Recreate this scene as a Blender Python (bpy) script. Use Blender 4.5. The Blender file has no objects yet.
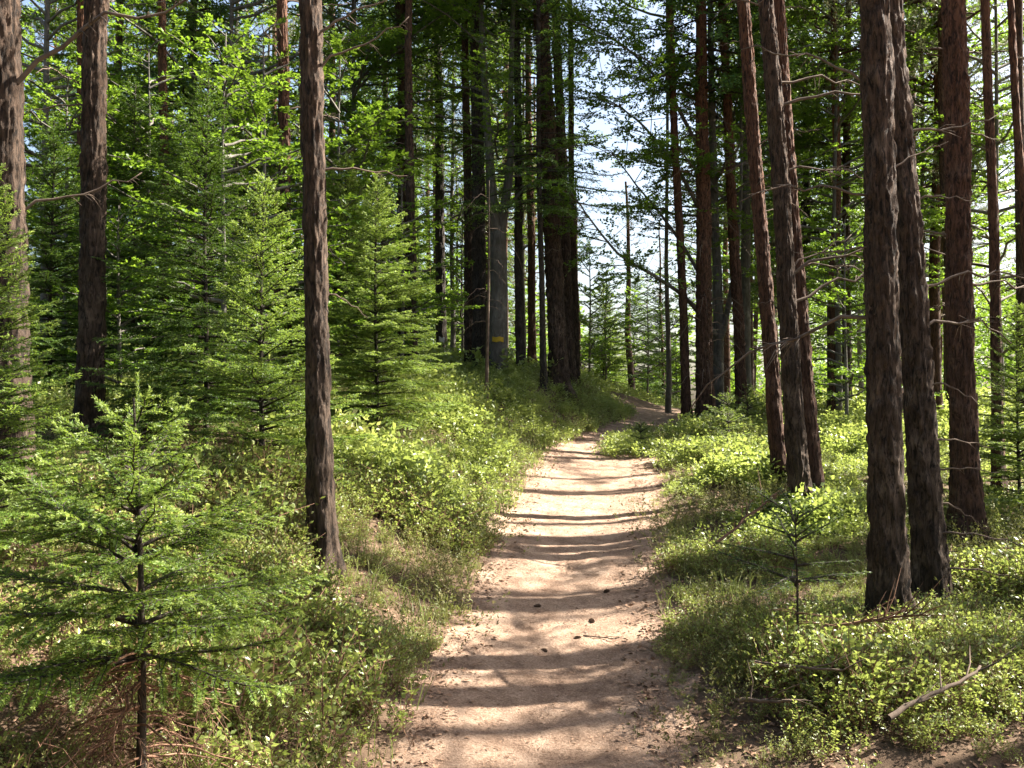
import bpy, math
import numpy as np
from mathutils import Vector

# ------------------------------------------------------------------ camera, sky, sun, exposure
S = bpy.context.scene
CAM_H = 1.7
PITCH = math.atan(26 / 1000)
cd = bpy.data.cameras.new('camera')
cam = bpy.data.objects.new('camera', cd)
S.collection.objects.link(cam)
cam.location = (0, 0, CAM_H)
cam.rotation_euler = (math.pi / 2 + PITCH, 0, 0)
cd.sensor_width = 36
cd.lens = 36 * 1000 / 1024
cd.clip_start = .05
cd.clip_end = 2000
S.camera = cam

SUN_EL = math.radians(43)
SUN_AZ = math.atan2(1.0, 0.36)         # clockwise from +Y
w = bpy.data.worlds.new('World')
S.world = w
w.use_nodes = True
wn = w.node_tree
sky = wn.nodes.new('ShaderNodeTexSky')
sky.sky_type = 'NISHITA'
sky.sun_disc = False
sky.sun_elevation = SUN_EL
sky.sun_rotation = SUN_AZ
sky.dust_density = 4.0
bg = wn.nodes['Background']
bg.inputs[1].default_value = 0.05
wn.links.new(sky.outputs[0], bg.inputs[0])

sl = bpy.data.lights.new('sun', 'SUN')
sl.energy = 5.0
sl.angle = math.radians(.5)
sl.color = (1.0, .93, .82)
so = bpy.data.objects.new('sun', sl)
S.collection.objects.link(so)
sv = Vector((math.sin(SUN_AZ) * math.cos(SUN_EL), math.cos(SUN_AZ) * math.cos(SUN_EL), math.sin(SUN_EL)))
so.rotation_euler = sv.to_track_quat('Z', 'Y').to_euler()
so.location = (20, 4, 20)

S.view_settings.view_transform = 'Standard'
S.view_settings.look = 'None'
S.view_settings.exposure = 2.75
S.view_settings.gamma = 1.0
S.cycles.max_bounces = 6
S.cycles.diffuse_bounces = 3
S.cycles.glossy_bounces = 2
S.cycles.transmission_bounces = 4
S.cycles.use_denoising = True
try:
    S.cycles.denoiser = 'OPENIMAGEDENOISE'
except Exception:
    pass

C = S.collection
R = np.random.RandomState
UP = np.array([0., 0., 1.])

# ------------------------------------------------------------------ numeric helpers
def unit(a):
    return a / np.maximum(np.linalg.norm(a, axis=-1, keepdims=True), 1e-9)

def _hash(i, j, k):
    n = (i * 374761393 + j * 668265263 + k * 2147483647 + 1013904223) & 0xffffffff
    n = ((n ^ (n >> 13)) * 1274126177) & 0xffffffff
    return ((n ^ (n >> 16)) & 0xffff) / 65535.0

def noise3(x, y, z):
    x, y, z = np.broadcast_arrays(np.asarray(x, float), np.asarray(y, float), np.asarray(z, float))
    xi, yi, zi = [np.floor(a).astype(np.int64) for a in (x, y, z)]
    f = [a - b for a, b in ((x, xi), (y, yi), (z, zi))]
    fx, fy, fz = [t * t * (3 - 2 * t) for t in f]
    r = 0
    for a in (0, 1):
        for b in (0, 1):
            for c in (0, 1):
                r = r + _hash(xi + a, yi + b, zi + c) * (fx if a else 1 - fx) * (fy if b else 1 - fy) * (fz if c else 1 - fz)
    return r * 2 - 1

# ------------------------------------------------------------------ terrain functions
def smooth_interp(xs, ys, lo, hi, sig):
    t = np.arange(lo, hi, .1)
    v = np.interp(t, xs, ys)
    n = int(sig * 3 / .1)
    k = np.exp(-.5 * (np.arange(-n, n + 1) * .1 / sig) ** 2)
    k /= k.sum()
    v = np.convolve(np.pad(v, n, mode='edge'), k, 'valid')
    return lambda y: np.interp(y, t, v)

path_x = smooth_interp([-30, 0, 4.76, 8.57, 12, 14.2, 16, 18, 20, 23, 27, 32, 45, 70], [-.6, -.1, .09, .53, .98, 1.3, 1.95, 2.7, 3.15, 3.6, 5.5, 9, 20, 45], -60, 260, .9)
path_z = smooth_interp([-60, -20, 0, 3, 4.76, 8.57, 13.6, 17, 20, 23, 28, 40, 60, 100, 260], [-1.5, -.6, -.15, -.1, 0, .5, 1.16, 1.42, 1.66, 1.72, 1.5, .6, -.9, -2.2, -3], -60, 260, .8)
half_w = smooth_interp([-60, 4.7, 6, 8.5, 13.6, 16, 20, 260], [.69, .69, .67, .69, .73, .68, .64, .6], -60, 260, .8)

def ground_z(x, y):
    x = np.asarray(x, float)
    y = np.asarray(y, float)
    px = path_x(y)
    t = x - px
    hw = half_w(y)
    el = np.maximum(0, -t - hw)
    er = np.maximum(0, t - hw)
    sc = 1.5 - 1.0 * np.exp(-((y - 16) / 2.6) ** 2)
    fade = 1 / (1 + np.exp((y - 27) / 2.5))
    rise = (1.0 - .26 * np.exp(-((y - 16) / 3.2) ** 2)) * (1 - np.exp(-(el / sc) ** 1.25)) * fade + .012 * np.minimum(el, 40)
    z = path_z(y) + rise + .07 * (1 - np.exp(-er / .3)) + .006 * np.minimum(er, 40)
    off = np.maximum(el, er)
    am = np.minimum(1, off / .8)
    z = z + am * (.09 * noise3(x * .7, y * .7, 3.1) + .045 * noise3(x * 2.1, y * 2.1, 8.7) + .02 * noise3(x * 6, y * 6, 1.7))
    z = z - .05 * np.maximum(0, 1 - (t / np.maximum(hw, .1)) ** 2) * (np.abs(t) < hw)
    z = z + .012 * noise3(x * 2.5, y * 2.5, 5.5) - .06 * np.clip(t, -hw, hw)
    return z

def ray(px, py):
    u = (px - 512) / 1000
    v = (384 - py) / 1000
    c, s = math.cos(PITCH), math.sin(PITCH)
    d = np.array([u, c - v * s, s + v * c])
    return d / d[1]

def at_depth(px, py, D):
    d = ray(px, py)
    return np.array([0, 0, CAM_H]) + d * D

def ground_hit(px, py):
    D = np.arange(2, 80, .02)
    d = ray(px, py)
    P = d[None] * D[:, None]
    g = ground_z(P[:, 0], P[:, 1])
    i = np.argmax(CAM_H + P[:, 2] <= g)
    return P[i, 0], P[i, 1]

def project(p):
    c, s = math.cos(PITCH), math.sin(PITCH)
    f = p[1] * c + (p[2] - CAM_H) * s
    v = -p[1] * s + (p[2] - CAM_H) * c
    return 512 + 1000 * p[0] / f, 384 - 1000 * v / f

# ------------------------------------------------------------------ mesh helpers
class Geo:
    """collects vertices and faces (quads and triangles) with material slots"""
    def __init__(self):
        self.v, self.q, self.t, self.mq, self.mt, self.n = [], [], [], [], [], 0
    def add(self, v, q=None, t=None, m=0):
        v = np.asarray(v, np.float32).reshape(-1, 3)
        if q is not None and len(q):
            self.q.append(np.asarray(q, np.int32) + self.n)
            self.mq.append(np.full(len(q), m, np.int32))
        if t is not None and len(t):
            self.t.append(np.asarray(t, np.int32) + self.n)
            self.mt.append(np.full(len(t), m, np.int32))
        self.v.append(v)
        self.n += len(v)
    def mesh(self, name, mats, smooth=False):
        v = np.concatenate(self.v) if self.v else np.zeros((0, 3), np.float32)
        q = np.concatenate(self.q) if self.q else np.zeros((0, 4), np.int32)
        t = np.concatenate(self.t) if self.t else np.zeros((0, 3), np.int32)
        me = bpy.data.meshes.new(name)
        me.vertices.add(len(v))
        me.vertices.foreach_set('co', v.ravel())
        me.loops.add(q.size + t.size)
        me.loops.foreach_set('vertex_index', np.concatenate([q.ravel(), t.ravel()]))
        me.polygons.add(len(q) + len(t))
        st = np.concatenate([np.arange(len(q)) * 4, q.size + np.arange(len(t)) * 3]).astype(np.int32)
        me.polygons.foreach_set('loop_start', st)
        mi = np.concatenate(self.mq + self.mt) if (self.mq or self.mt) else np.zeros(0, np.int32)
        me.polygons.foreach_set('material_index', mi)
        if isinstance(smooth, (set, tuple)):
            me.polygons.foreach_set('use_smooth', np.isin(mi, list(smooth)))
        else:
            me.polygons.foreach_set('use_smooth', np.full(len(mi), bool(smooth)))
        for m in mats:
            me.materials.append(m)
        me.update(calc_edges=True)
        return me

def tube(g, P, r, sides=6, m=0, cap=True):
    P = np.asarray(P, float)
    n = len(P)
    r = np.broadcast_to(r, (n,))
    T = unit(np.gradient(P, axis=0))
    ref = np.array([0, 0, 1.]) if abs(T[:, 2]).mean() < .8 else np.array([1., 0, 0])
    A = unit(np.cross(T, ref))
    B = np.cross(T, A)
    a = np.arange(sides) * 2 * np.pi / sides
    ring = P[:, None] + r[:, None, None] * (np.cos(a)[None, :, None] * A[:, None] + np.sin(a)[None, :, None] * B[:, None])
    i, j = np.meshgrid(np.arange(n - 1), np.arange(sides), indexing='ij')
    i, j = i.ravel(), j.ravel()
    j2 = (j + 1) % sides
    q = np.stack([i * sides + j, i * sides + j2, (i + 1) * sides + j2, (i + 1) * sides + j], 1)
    v = ring.reshape(-1, 3)
    if cap:
        v = np.concatenate([v, P[-1:] + T[-1:] * r[-1] * .6])
        k = np.arange(sides)
        t = np.stack([(n - 1) * sides + k, (n - 1) * sides + (k + 1) % sides, np.full(sides, n * sides)], 1)
        g.add(v, q, t, m)
    else:
        g.add(v, q, None, m)

def sticks(g, P0, P1, r0, r1, m=0):
    """many thin three sided twigs at once"""
    P0, P1 = np.asarray(P0, float), np.asarray(P1, float)
    n = len(P0)
    if not n:
        return
    T = unit(P1 - P0)
    ref = np.where(np.abs(T[:, 2:3]) < .8, UP[None], np.array([[1., 0, 0]]))
    A = unit(np.cross(T, ref))
    B = np.cross(T, A)
    v = []
    for k in range(3):
        a = k * 2 * np.pi / 3
        d = math.cos(a) * A + math.sin(a) * B
        v += [P0 + d * np.reshape(r0, (-1, 1)), P1 + d * np.reshape(r1, (-1, 1))]
    v = np.stack(v, 1).reshape(-1, 3)
    b = np.arange(n)[:, None] * 6
    q = np.concatenate([b + np.array([[2 * k, 2 * ((k + 1) % 3), 2 * ((k + 1) % 3) + 1, 2 * k + 1]]) for k in range(3)])
    g.add(v, q, None, m)

def leaf_quads(g, base, d, nrm, L, W, m=0, mid=.45):
    """pointed blades: base, side, tip, side"""
    d = unit(d)
    wv = unit(np.cross(d, nrm))
    nn = np.cross(wv, d)
    L = np.reshape(L, (-1, 1))
    W = np.reshape(W, (-1, 1))
    c = base + d * L * mid
    v = np.stack([base, c + wv * W * .5 + nn * L * .05, base + d * L, c - wv * W * .5 + nn * L * .05], 1).reshape(-1, 3)
    q = np.arange(len(base) * 4).reshape(-1, 4)
    g.add(v, q, None, m)

def clothe(g, rng, P0, P1, U, density, L, W, fwd=.7, planar=True, jit=.25, m=0, nj=.4):
    """needles or leaves along many twig segments"""
    P0, P1, U = [np.asarray(a, float) for a in (P0, P1, U)]
    ax = P1 - P0
    ln = np.linalg.norm(ax, axis=1)
    n = np.floor(ln * density + rng.rand(len(ln))).astype(int)
    idx = np.repeat(np.arange(len(ln)), n)
    if not len(idx):
        return
    t = rng.rand(len(idx), 1)
    a = unit(ax[idx])
    base = P0[idx] + ax[idx] * t
    side = unit(np.cross(a, U[idx]))
    up = unit(np.cross(side, a))
    if planar:
        th = np.where(rng.rand(len(idx)) < .5, 0, np.pi) + rng.randn(len(idx)) * .35
    else:
        th = rng.rand(len(idx)) * 2 * np.pi
    rad = np.cos(th)[:, None] * side + np.sin(th)[:, None] * up
    d = unit(a * fwd + rad + rng.randn(len(idx), 3) * jit)
    nr = unit(up + rng.randn(len(idx), 3) * nj)
    k = .7 + .5 * rng.rand(len(idx))
    leaf_quads(g, base, d, nr, L * k, W * k, m)

def link(name, data, parent=None):
    o = bpy.data.objects.new(name, data)
    C.objects.link(o)
    if parent is not None:
        o.parent = parent
    return o

def describe(o, label=None, cat=None, group=None, kind=None):
    if label: o['label'] = label
    if cat: o['category'] = cat
    if group: o['group'] = group
    if kind: o['kind'] = kind
    return o

# ------------------------------------------------------------------ materials
def new_mat(name):
    m = bpy.data.materials.new(name)
    m.use_nodes = True
    nt = m.node_tree
    for n in list(nt.nodes):
        nt.nodes.remove(n)
    out = nt.nodes.new('ShaderNodeOutputMaterial')
    return m, nt, out

def N(nt, kind, **kw):
    n = nt.nodes.new(kind)
    for k, v in kw.items():
        if k.startswith('i_'):
            n.inputs[k[2:].replace('_', ' ')].default_value = v
        else:
            setattr(n, k, v)
    return n

def ramp(nt, stops):
    n = nt.nodes.new('ShaderNodeValToRGB')
    e = n.color_ramp.elements
    while len(e) < len(stops):
        e.new(.5)
    for el, (p, c) in zip(e, stops):
        el.position = p
        el.color = (*c, 1) if len(c) == 3 else c
    return n

def leaf_mat(name, stops, trans=(.25, .4, .05), tf=.4, rough=.45, spec=.35):
    m, nt, out = new_mat(name)
    geo = N(nt, 'ShaderNodeNewGeometry')
    oi = N(nt, 'ShaderNodeObjectInfo')
    tc = N(nt, 'ShaderNodeTexCoord')
    no = N(nt, 'ShaderNodeTexNoise', i_Scale=.9, i_Detail=2.0)
    nt.links.new(tc.outputs['Object'], no.inputs['Vector'])
    a = N(nt, 'ShaderNodeMath', operation='MULTIPLY_ADD')
    a.inputs[1].default_value = .5
    nt.links.new(geo.outputs['Random Per Island'], a.inputs[0])
    b = N(nt, 'ShaderNodeMath', operation='MULTIPLY_ADD')
    b.inputs[1].default_value = .22
    nt.links.new(oi.outputs['Random'], b.inputs[0])
    nt.links.new(no.outputs['Fac'], b.inputs[2])
    c = N(nt, 'ShaderNodeMath', operation='SUBTRACT')
    nt.links.new(b.outputs[0], c.inputs[0])
    c.inputs[1].default_value = .36
    nt.links.new(c.outputs[0], a.inputs[2])
    rp = ramp(nt, stops)
    nt.links.new(a.outputs[0], rp.inputs[0])
    p = N(nt, 'ShaderNodeBsdfPrincipled')
    p.inputs['Roughness'].default_value = rough
    p.inputs['Specular IOR Level'].default_value = spec
    nt.links.new(rp.outputs[0], p.inputs['Base Color'])
    tr = N(nt, 'ShaderNodeBsdfTranslucent')
    mx = N(nt, 'ShaderNodeMixRGB', blend_type='MIX')
    mx.inputs[0].default_value = .55
    mx.inputs[2].default_value = (*trans, 1)
    nt.links.new(rp.outputs[0], mx.inputs[1])
    nt.links.new(mx.outputs[0], tr.inputs['Color'])
    ms = N(nt, 'ShaderNodeMixShader')
    ms.inputs[0].default_value = tf
    nt.links.new(p.outputs[0], ms.inputs[1])
    nt.links.new(tr.outputs[0], ms.inputs[2])
    nt.links.new(ms.outputs[0], out.inputs[0])
    return m

def bark_mat(name, cracks, plates, high, scale=1.0, bump=.6):
    """furrowed bark: dark cracks between long plates, reddish higher up"""
    m, nt, out = new_mat(name)
    tc = N(nt, 'ShaderNodeTexCoord')
    mp = N(nt, 'ShaderNodeMapping')
    mp.inputs['Scale'].default_value = (38 * scale, 38 * scale, 10 * scale)
    nt.links.new(tc.outputs['Object'], mp.inputs[0])
    vo = N(nt, 'ShaderNodeTexNoise', i_Scale=1.0, i_Detail=6.0, i_Roughness=.68, i_Distortion=.9)
    nt.links.new(mp.outputs[0], vo.inputs['Vector'])
    cr = ramp(nt, [(.38, (0, 0, 0)), (.58, (1, 1, 1))])
    nt.links.new(vo.outputs['Fac'], cr.inputs[0])
    n2 = N(nt, 'ShaderNodeTexNoise', i_Scale=5.0, i_Detail=4.0)
    nt.links.new(tc.outputs['Object'], n2.inputs['Vector'])
    pr = ramp(nt, [(.3, plates[0]), (.55, plates[1]), (.75, plates[2])])
    nt.links.new(n2.outputs['Fac'], pr.inputs[0])
    sx = N(nt, 'ShaderNodeSeparateXYZ')
    nt.links.new(tc.outputs['Object'], sx.inputs[0])
    hr = ramp(nt, [(.12, (0, 0, 0)), (.5, (1, 1, 1))])
    dv = N(nt, 'ShaderNodeMath', operation='DIVIDE')
    dv.inputs[1].default_value = 12
    nt.links.new(sx.outputs['Z'], dv.inputs[0])
    nt.links.new(dv.outputs[0], hr.inputs[0])
    mh = N(nt, 'ShaderNodeMixRGB')
    nt.links.new(hr.outputs[0], mh.inputs[0])
    nt.links.new(pr.outputs[0], mh.inputs[1])
    mh.inputs[2].default_value = (*high, 1)
    mc = N(nt, 'ShaderNodeMixRGB')
    nt.links.new(cr.outputs[0], mc.inputs[0])
    mc.inputs[1].default_value = (*cracks, 1)
    nt.links.new(mh.outputs[0], mc.inputs[2])
    p = N(nt, 'ShaderNodeBsdfPrincipled', i_Roughness=.85)
    p.inputs['Specular IOR Level'].default_value = .2
    nt.links.new(mc.outputs[0], p.inputs['Base Color'])
    bp = N(nt, 'ShaderNodeBump', i_Strength=bump, i_Distance=.03)
    nt.links.new(vo.outputs['Fac'], bp.inputs['Height'])
    nt.links.new(bp.outputs[0], p.inputs['Normal'])
    nt.links.new(p.outputs[0], out.inputs[0])
    return m

def plain_mat(name, c1, c2, scale=20, rough=.9, spec=.2):
    m, nt, out = new_mat(name)
    tc = N(nt, 'ShaderNodeTexCoord')
    no = N(nt, 'ShaderNodeTexNoise', i_Scale=float(scale), i_Detail=4.0)
    nt.links.new(tc.outputs['Object'], no.inputs['Vector'])
    geo = N(nt, 'ShaderNodeNewGeometry')
    ad = N(nt, 'ShaderNodeMath', operation='MULTIPLY_ADD')
    ad.inputs[1].default_value = .5
    nt.links.new(geo.outputs['Random Per Island'], ad.inputs[0])
    sb = N(nt, 'ShaderNodeMath', operation='SUBTRACT')
    sb.inputs[1].default_value = .25
    nt.links.new(no.outputs['Fac'], sb.inputs[0])
    nt.links.new(sb.outputs[0], ad.inputs[2])
    rp = ramp(nt, [(.25, c1), (.75, c2)])
    nt.links.new(ad.outputs[0], rp.inputs[0])
    p = N(nt, 'ShaderNodeBsdfPrincipled', i_Roughness=rough)
    p.inputs['Specular IOR Level'].default_value = spec
    nt.links.new(rp.outputs[0], p.inputs['Base Color'])
    nt.links.new(p.outputs[0], out.inputs[0])
    return m

def earth_mat(name, stops, fine=90., coarse=3., bump=.5):
    m, nt, out = new_mat(name)
    tc = N(nt, 'ShaderNodeTexCoord')
    a = N(nt, 'ShaderNodeTexNoise', i_Scale=coarse, i_Detail=5.0, i_Roughness=.6)
    b = N(nt, 'ShaderNodeTexNoise', i_Scale=fine, i_Detail=6.0, i_Roughness=.75)
    for n in (a, b):
        nt.links.new(tc.outputs['Object'], n.inputs['Vector'])
    mx = N(nt, 'ShaderNodeMixRGB')
    mx.inputs[0].default_value = .55
    nt.links.new(a.outputs['Fac'], mx.inputs[1])
    nt.links.new(b.outputs['Fac'], mx.inputs[2])
    rp = ramp(nt, stops)
    nt.links.new(mx.outputs[0], rp.inputs[0])
    p = N(nt, 'ShaderNodeBsdfPrincipled', i_Roughness=.95)
    p.inputs['Specular IOR Level'].default_value = .15
    nt.links.new(rp.outputs[0], p.inputs['Base Color'])
    bp = N(nt, 'ShaderNodeBump', i_Strength=bump, i_Distance=.02)
    nt.links.new(b.outputs['Fac'], bp.inputs['Height'])
    nt.links.new(bp.outputs[0], p.inputs['Normal'])
    nt.links.new(p.outputs[0], out.inputs[0])
    return m

M = {}
M['spruce'] = leaf_mat('spruce_needles', [(.1, (.026, .062, .010)), (.5, (.055, .115, .016)), (.9, (.105, .17, .026))], (.17, .28, .02), .36)
M['spruce_fresh'] = leaf_mat('young_spruce_needles', [(.1, (.05, .10, .014)), (.5, (.10, .18, .024)), (.9, (.18, .26, .045))], (.32, .42, .05), .45)
M['shoots'] = leaf_mat('spruce_new_shoots', [(.1, (.14, .2, .04)), (.5, (.24, .32, .08)), (.9, (.36, .42, .14))], (.4, .5, .1), .4)
M['pine'] = leaf_mat('pine_needles', [(.1, (.06, .085, .032)), (.5, (.12, .145, .06)), (.85, (.20, .19, .10)), (1, (.26, .185, .105))], (.2, .24, .08), .28)
M['beech'] = leaf_mat('beech_leaves', [(.1, (.045, .105, .012)), (.5, (.085, .17, .016)), (.95, (.15, .24, .028))], (.27, .40, .03), .46, .4, .4)
M['bilberry'] = leaf_mat('bilberry_leaves', [(.05, (.07, .11, .022)), (.5, (.18, .235, .05)), (.85, (.29, .32, .10)), (1, (.34, .28, .12))], (.42, .5, .10), .4, .4, .55)
M['grass'] = leaf_mat('grass_blades', [(.1, (.08, .13, .03)), (.5, (.15, .19, .05)), (.95, (.28, .25, .11))], (.28, .34, .08), .35, .5, .3)
M['heather'] = leaf_mat('heather_sprigs', [(.1, (.05, .06, .02)), (.5, (.10, .11, .035)), (.85, (.17, .15, .06)), (1, (.22, .15, .09))], (.2, .22, .05), .25, .6, .2)
M['bark_pine'] = bark_mat('pine_bark', (.010, .007, .005), [(.034, .022, .014), (.072, .049, .034), (.17, .125, .095)], (.10, .054, .031))
M['bark_red'] = bark_mat('reddish_pine_bark', (.016, .009, .006), [(.05, .027, .017), (.09, .048, .031), (.14, .088, .064)], (.15, .064, .033))
M['bark_spruce'] = bark_mat('spruce_bark', (.012, .010, .007), [(.036, .028, .022), (.062, .05, .04), (.11, .092, .074)], (.06, .046, .035), 1.3, .4)
M['bark_beech'] = bark_mat('beech_bark', (.07, .062, .052), [(.08, .072, .06), (.135, .125, .108), (.22, .205, .18)], (.13, .12, .1), .6, .35)
M['deadwood'] = plain_mat('dead_wood', (.05, .036, .027), (.17, .125, .095), 14)
M['browntwig'] = plain_mat('dry_brown_twigs', (.09, .05, .033), (.24, .135, .088), 10)
M['litter'] = plain_mat('fallen_leaf_litter', (.12, .068, .042), (.34, .215, .14), 4)
M['cone'] = plain_mat('cone_scales', (.05, .03, .02), (.13, .08, .05), 60)
M['ground'] = earth_mat('forest_floor_soil', [(.25, (.03, .021, .014)), (.5, (.085, .056, .036)), (.72, (.17, .115, .075))], 40., 2.)
M['path'] = earth_mat('trodden_needle_path', [(.32, (.06, .037, .026)), (.45, (.20, .13, .09)), (.57, (.35, .245, .175)), (.72, (.50, .385, .295))], 70., 5., .9)
M['yellow'] = plain_mat('yellow_paint', (.36, .24, .02), (.55, .37, .03), 30, .6)
M['white'] = plain_mat('white_paint', (.55, .54, .52), (.75, .74, .72), 30, .7)

# ------------------------------------------------------------------ ground and path
def axis(lo, hi, a, b, step, grow=1.16):
    mid = list(np.arange(a, b, step))
    r, s = [], step
    x = b
    while x < hi:
        r.append(x); s *= grow; x += s
    r.append(hi)
    l, s = [], step
    x = a - step
    while x > lo:
        l.append(x); s *= grow; x -= s
    l.append(lo)
    return np.array(l[::-1] + mid + r)

def grid_faces(nx, ny):
    i, j = np.meshgrid(np.arange(nx - 1), np.arange(ny - 1), indexing='ij')
    i, j = i.ravel(), j.ravel()
    return np.stack([i * ny + j, (i + 1) * ny + j, (i + 1) * ny + j + 1, i * ny + j + 1], 1)

gx = axis(-700, 700, -7, 9, .11)
gy = axis(-300, 900, 1, 25, .11)
X, Y = np.meshgrid(gx, gy, indexing='ij')
g = Geo()
g.add(np.stack([X, Y, ground_z(X, np.clip(Y, -60, 250))], -1), grid_faces(len(gx), len(gy)))
describe(link('ground', g.mesh('ground', [M['ground']], True)), 'brown forest floor of soil and needles under the bilberry cover', 'ground', kind='structure')

py_ = np.concatenate([np.arange(-6, 26, .07), np.arange(26, 60, .4)])
pt = np.linspace(-1.35, 1.35, 46)
Tt, Yy = np.meshgrid(pt, py_, indexing='ij')
hw = half_w(Yy)
Xx = path_x(Yy) + Tt * hw
wob = .16 * noise3(Xx * 1.6, Yy * 1.6, 2.2) + .10 * noise3(Xx * 5, Yy * 5, 4.4)
edge = np.clip((1.12 + wob - np.abs(Tt)) / .3, -1, 1)
Zz = ground_z(Xx, Yy) + .016 * edge + .007 * noise3(Xx * 9, Yy * 9, .3) + .004 * noise3(Xx * 23, Yy * 23, .9)
g = Geo()
g.add(np.stack([Xx, Yy, Zz], -1), grid_faces(len(pt), len(py_)))
describe(link('path', g.mesh('path', [M['path']], True)), 'trodden pale brown footpath climbing gently between the trees', 'path', kind='structure')

# ------------------------------------------------------------------ trees: trunks, branches, crowns
def trunk_points(H, r, seed, lean, wig, step=.035):
    zs = np.concatenate([np.arange(-.25, min(6.2, H), step), np.arange(6.3, max(H, 6.3), .3)])
    rng = R(seed)
    ph = rng.rand(4) * 6.28
    t = np.clip(zs / H, 0, 1)
    cx = lean[0] * zs + wig * (np.sin(zs * .55 + ph[0]) + .5 * np.sin(zs * 1.3 + ph[1])) * np.clip(zs, 0, 3) / 3
    cy = lean[1] * zs + wig * (np.sin(zs * .5 + ph[2]) + .5 * np.sin(zs * 1.1 + ph[3])) * np.clip(zs, 0, 3) / 3
    rad = r * (1 - .75 * t ** 1.1) * (1 + .55 * np.exp(-np.maximum(zs, -.1) / .25))
    return zs, cx, cy, rad

def trunk_mesh(H, r, seed, lean=(0, 0), wig=.02, mat='bark_pine', rough=.011, sides=30, detail=True):
    if detail and r > .06:
        sides = 60
    zs, cx, cy, rad = trunk_points(H, r, seed, lean, wig, .018 if detail and r > .06 else .035)
    if not detail:
        k = np.concatenate([np.arange(0, len(zs), 6), [len(zs) - 1]])
        zs, cx, cy, rad = zs[k], cx[k], cy[k], rad[k]
        sides = 12
    a = np.arange(sides) * 2 * np.pi / sides
    A, Z = np.meshgrid(a, zs)
    s = seed * 3.7
    ca, sa = np.cos(A), np.sin(A)
    rr = rad[:, None] * np.ones_like(A)
    if detail:
        k = r / .12
        pl = np.abs(noise3(ca * 4.2 + s, sa * 4.2, Z * 3.6)) * 1.3 + .6 * noise3(ca * 9 + s, sa * 9, Z * 13)
        lump = noise3(ca * 1.3 + s, sa * 1.3, Z * 1.1)
        fl = noise3(ca * 6 + s, sa * 6, Z * 17 + 2.2 * noise3(ca * 3, sa * 3, Z * 3))
        flake = np.clip((fl - .05) * 5, 0, 1)
        rr = rr + rough * k * (pl - .35) + rough * .75 * k * (flake - .4) + rough * .3 * k * noise3(ca * 17, sa * 17 + s, Z * 30) + .05 * rad[:, None] * lump
        flare = np.exp(-np.maximum(Z, 0) / .3)
        rr = rr + rad[:, None] * .3 * flare * np.cos(A * 4 + s) * (Z < 1.4)
    else:
        rr = rr * (1 + .06 * noise3(ca * 1.5 + s, sa * 1.5, Z * 2))
    V = np.stack([cx[:, None] + rr * ca, cy[:, None] + rr * sa, Z], -1)
    n = len(zs)
    i, j = np.meshgrid(np.arange(n - 1), np.arange(sides), indexing='ij')
    i, j = i.ravel(), j.ravel()
    j2 = (j + 1) % sides
    g = Geo()
    g.add(V, np.stack([i * sides + j, i * sides + j2, (i + 1) * sides + j2, (i + 1) * sides + j], 1))
    return g.mesh('trunk', [M[mat]], True)

def trunk_axis(H, r, seed, lean, wig, z):
    zs, cx, cy, rad = trunk_points(H, r, seed, lean, wig)
    return np.array([np.interp(z, zs, cx), np.interp(z, zs, cy), z]), float(np.interp(z, zs, rad))

def dead_branch_mesh(seed, L, r=.009, sub=5, curl=.25, mat='deadwood', rise=0.1):
    """a bare crooked branch growing along +X with a few bare twigs"""
    rng = R(seed)
    n = 9
    t = np.linspace(0, 1, n)
    P = np.zeros((n, 3))
    P[:, 0] = t * L
    P[:, 1] = np.cumsum(rng.randn(n)) * L * .035 * t
    P[:, 2] = (rise * t - curl * t ** 2 + rng.randn(n) * .022) * L
    g = Geo()
    tube(g, P, r * (1 - .78 * t) + .0012, 6)
    for k in range(sub):
        tt = rng.uniform(.3, .95)
        b = np.array([np.interp(tt, t, P[:, c]) for c in range(3)])
        l = L * rng.uniform(.12, .32) * (1.15 - tt)
        d = unit(np.array([rng.uniform(.3, .9), rng.choice([-1, 1]) * rng.uniform(.4, 1), rng.uniform(-.6, .35)]))
        e = np.array([0, 0, -rng.uniform(0, .4)])
        Q = np.array([b, b + d * l * .5, b + d * l + e * l])
        tube(g, Q, [r * .42 * (1 - .5 * tt), r * .32 * (1 - .5 * tt), .001], 4)
    return g.mesh('dead_branch', [M[mat]], True)

DEAD = [dead_branch_mesh(100 + k, [.45, .6, .8, 1.05, 1.3, .35][k % 6], [.007, .008, .010, .012, .014, .007][k % 6], [5, 8, 11, 14, 18, 3][k % 6], [.2, .35, -.05, .3, .45, .5][k % 6], rise=[.15, .2, .1, .35, .3, 0][k % 6]) for k in range(12)]
CURL = [dead_branch_mesh(200 + k, .55 + .12 * k, .006, 7, .8 + .1 * k, rise=.35) for k in range(4)]

def branch_axis(rng, z, az, L, e0, droop, tip=0., n=7):
    t = np.linspace(0, 1, n)
    h = L * t * math.cos(e0)
    zz = z + L * (math.sin(e0) * t - droop * t ** 2 + tip * t ** 4)
    b = az + np.cumsum(rng.randn(n)) * .05
    return np.stack([h * np.cos(b), h * np.sin(b), zz], 1), t

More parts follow.
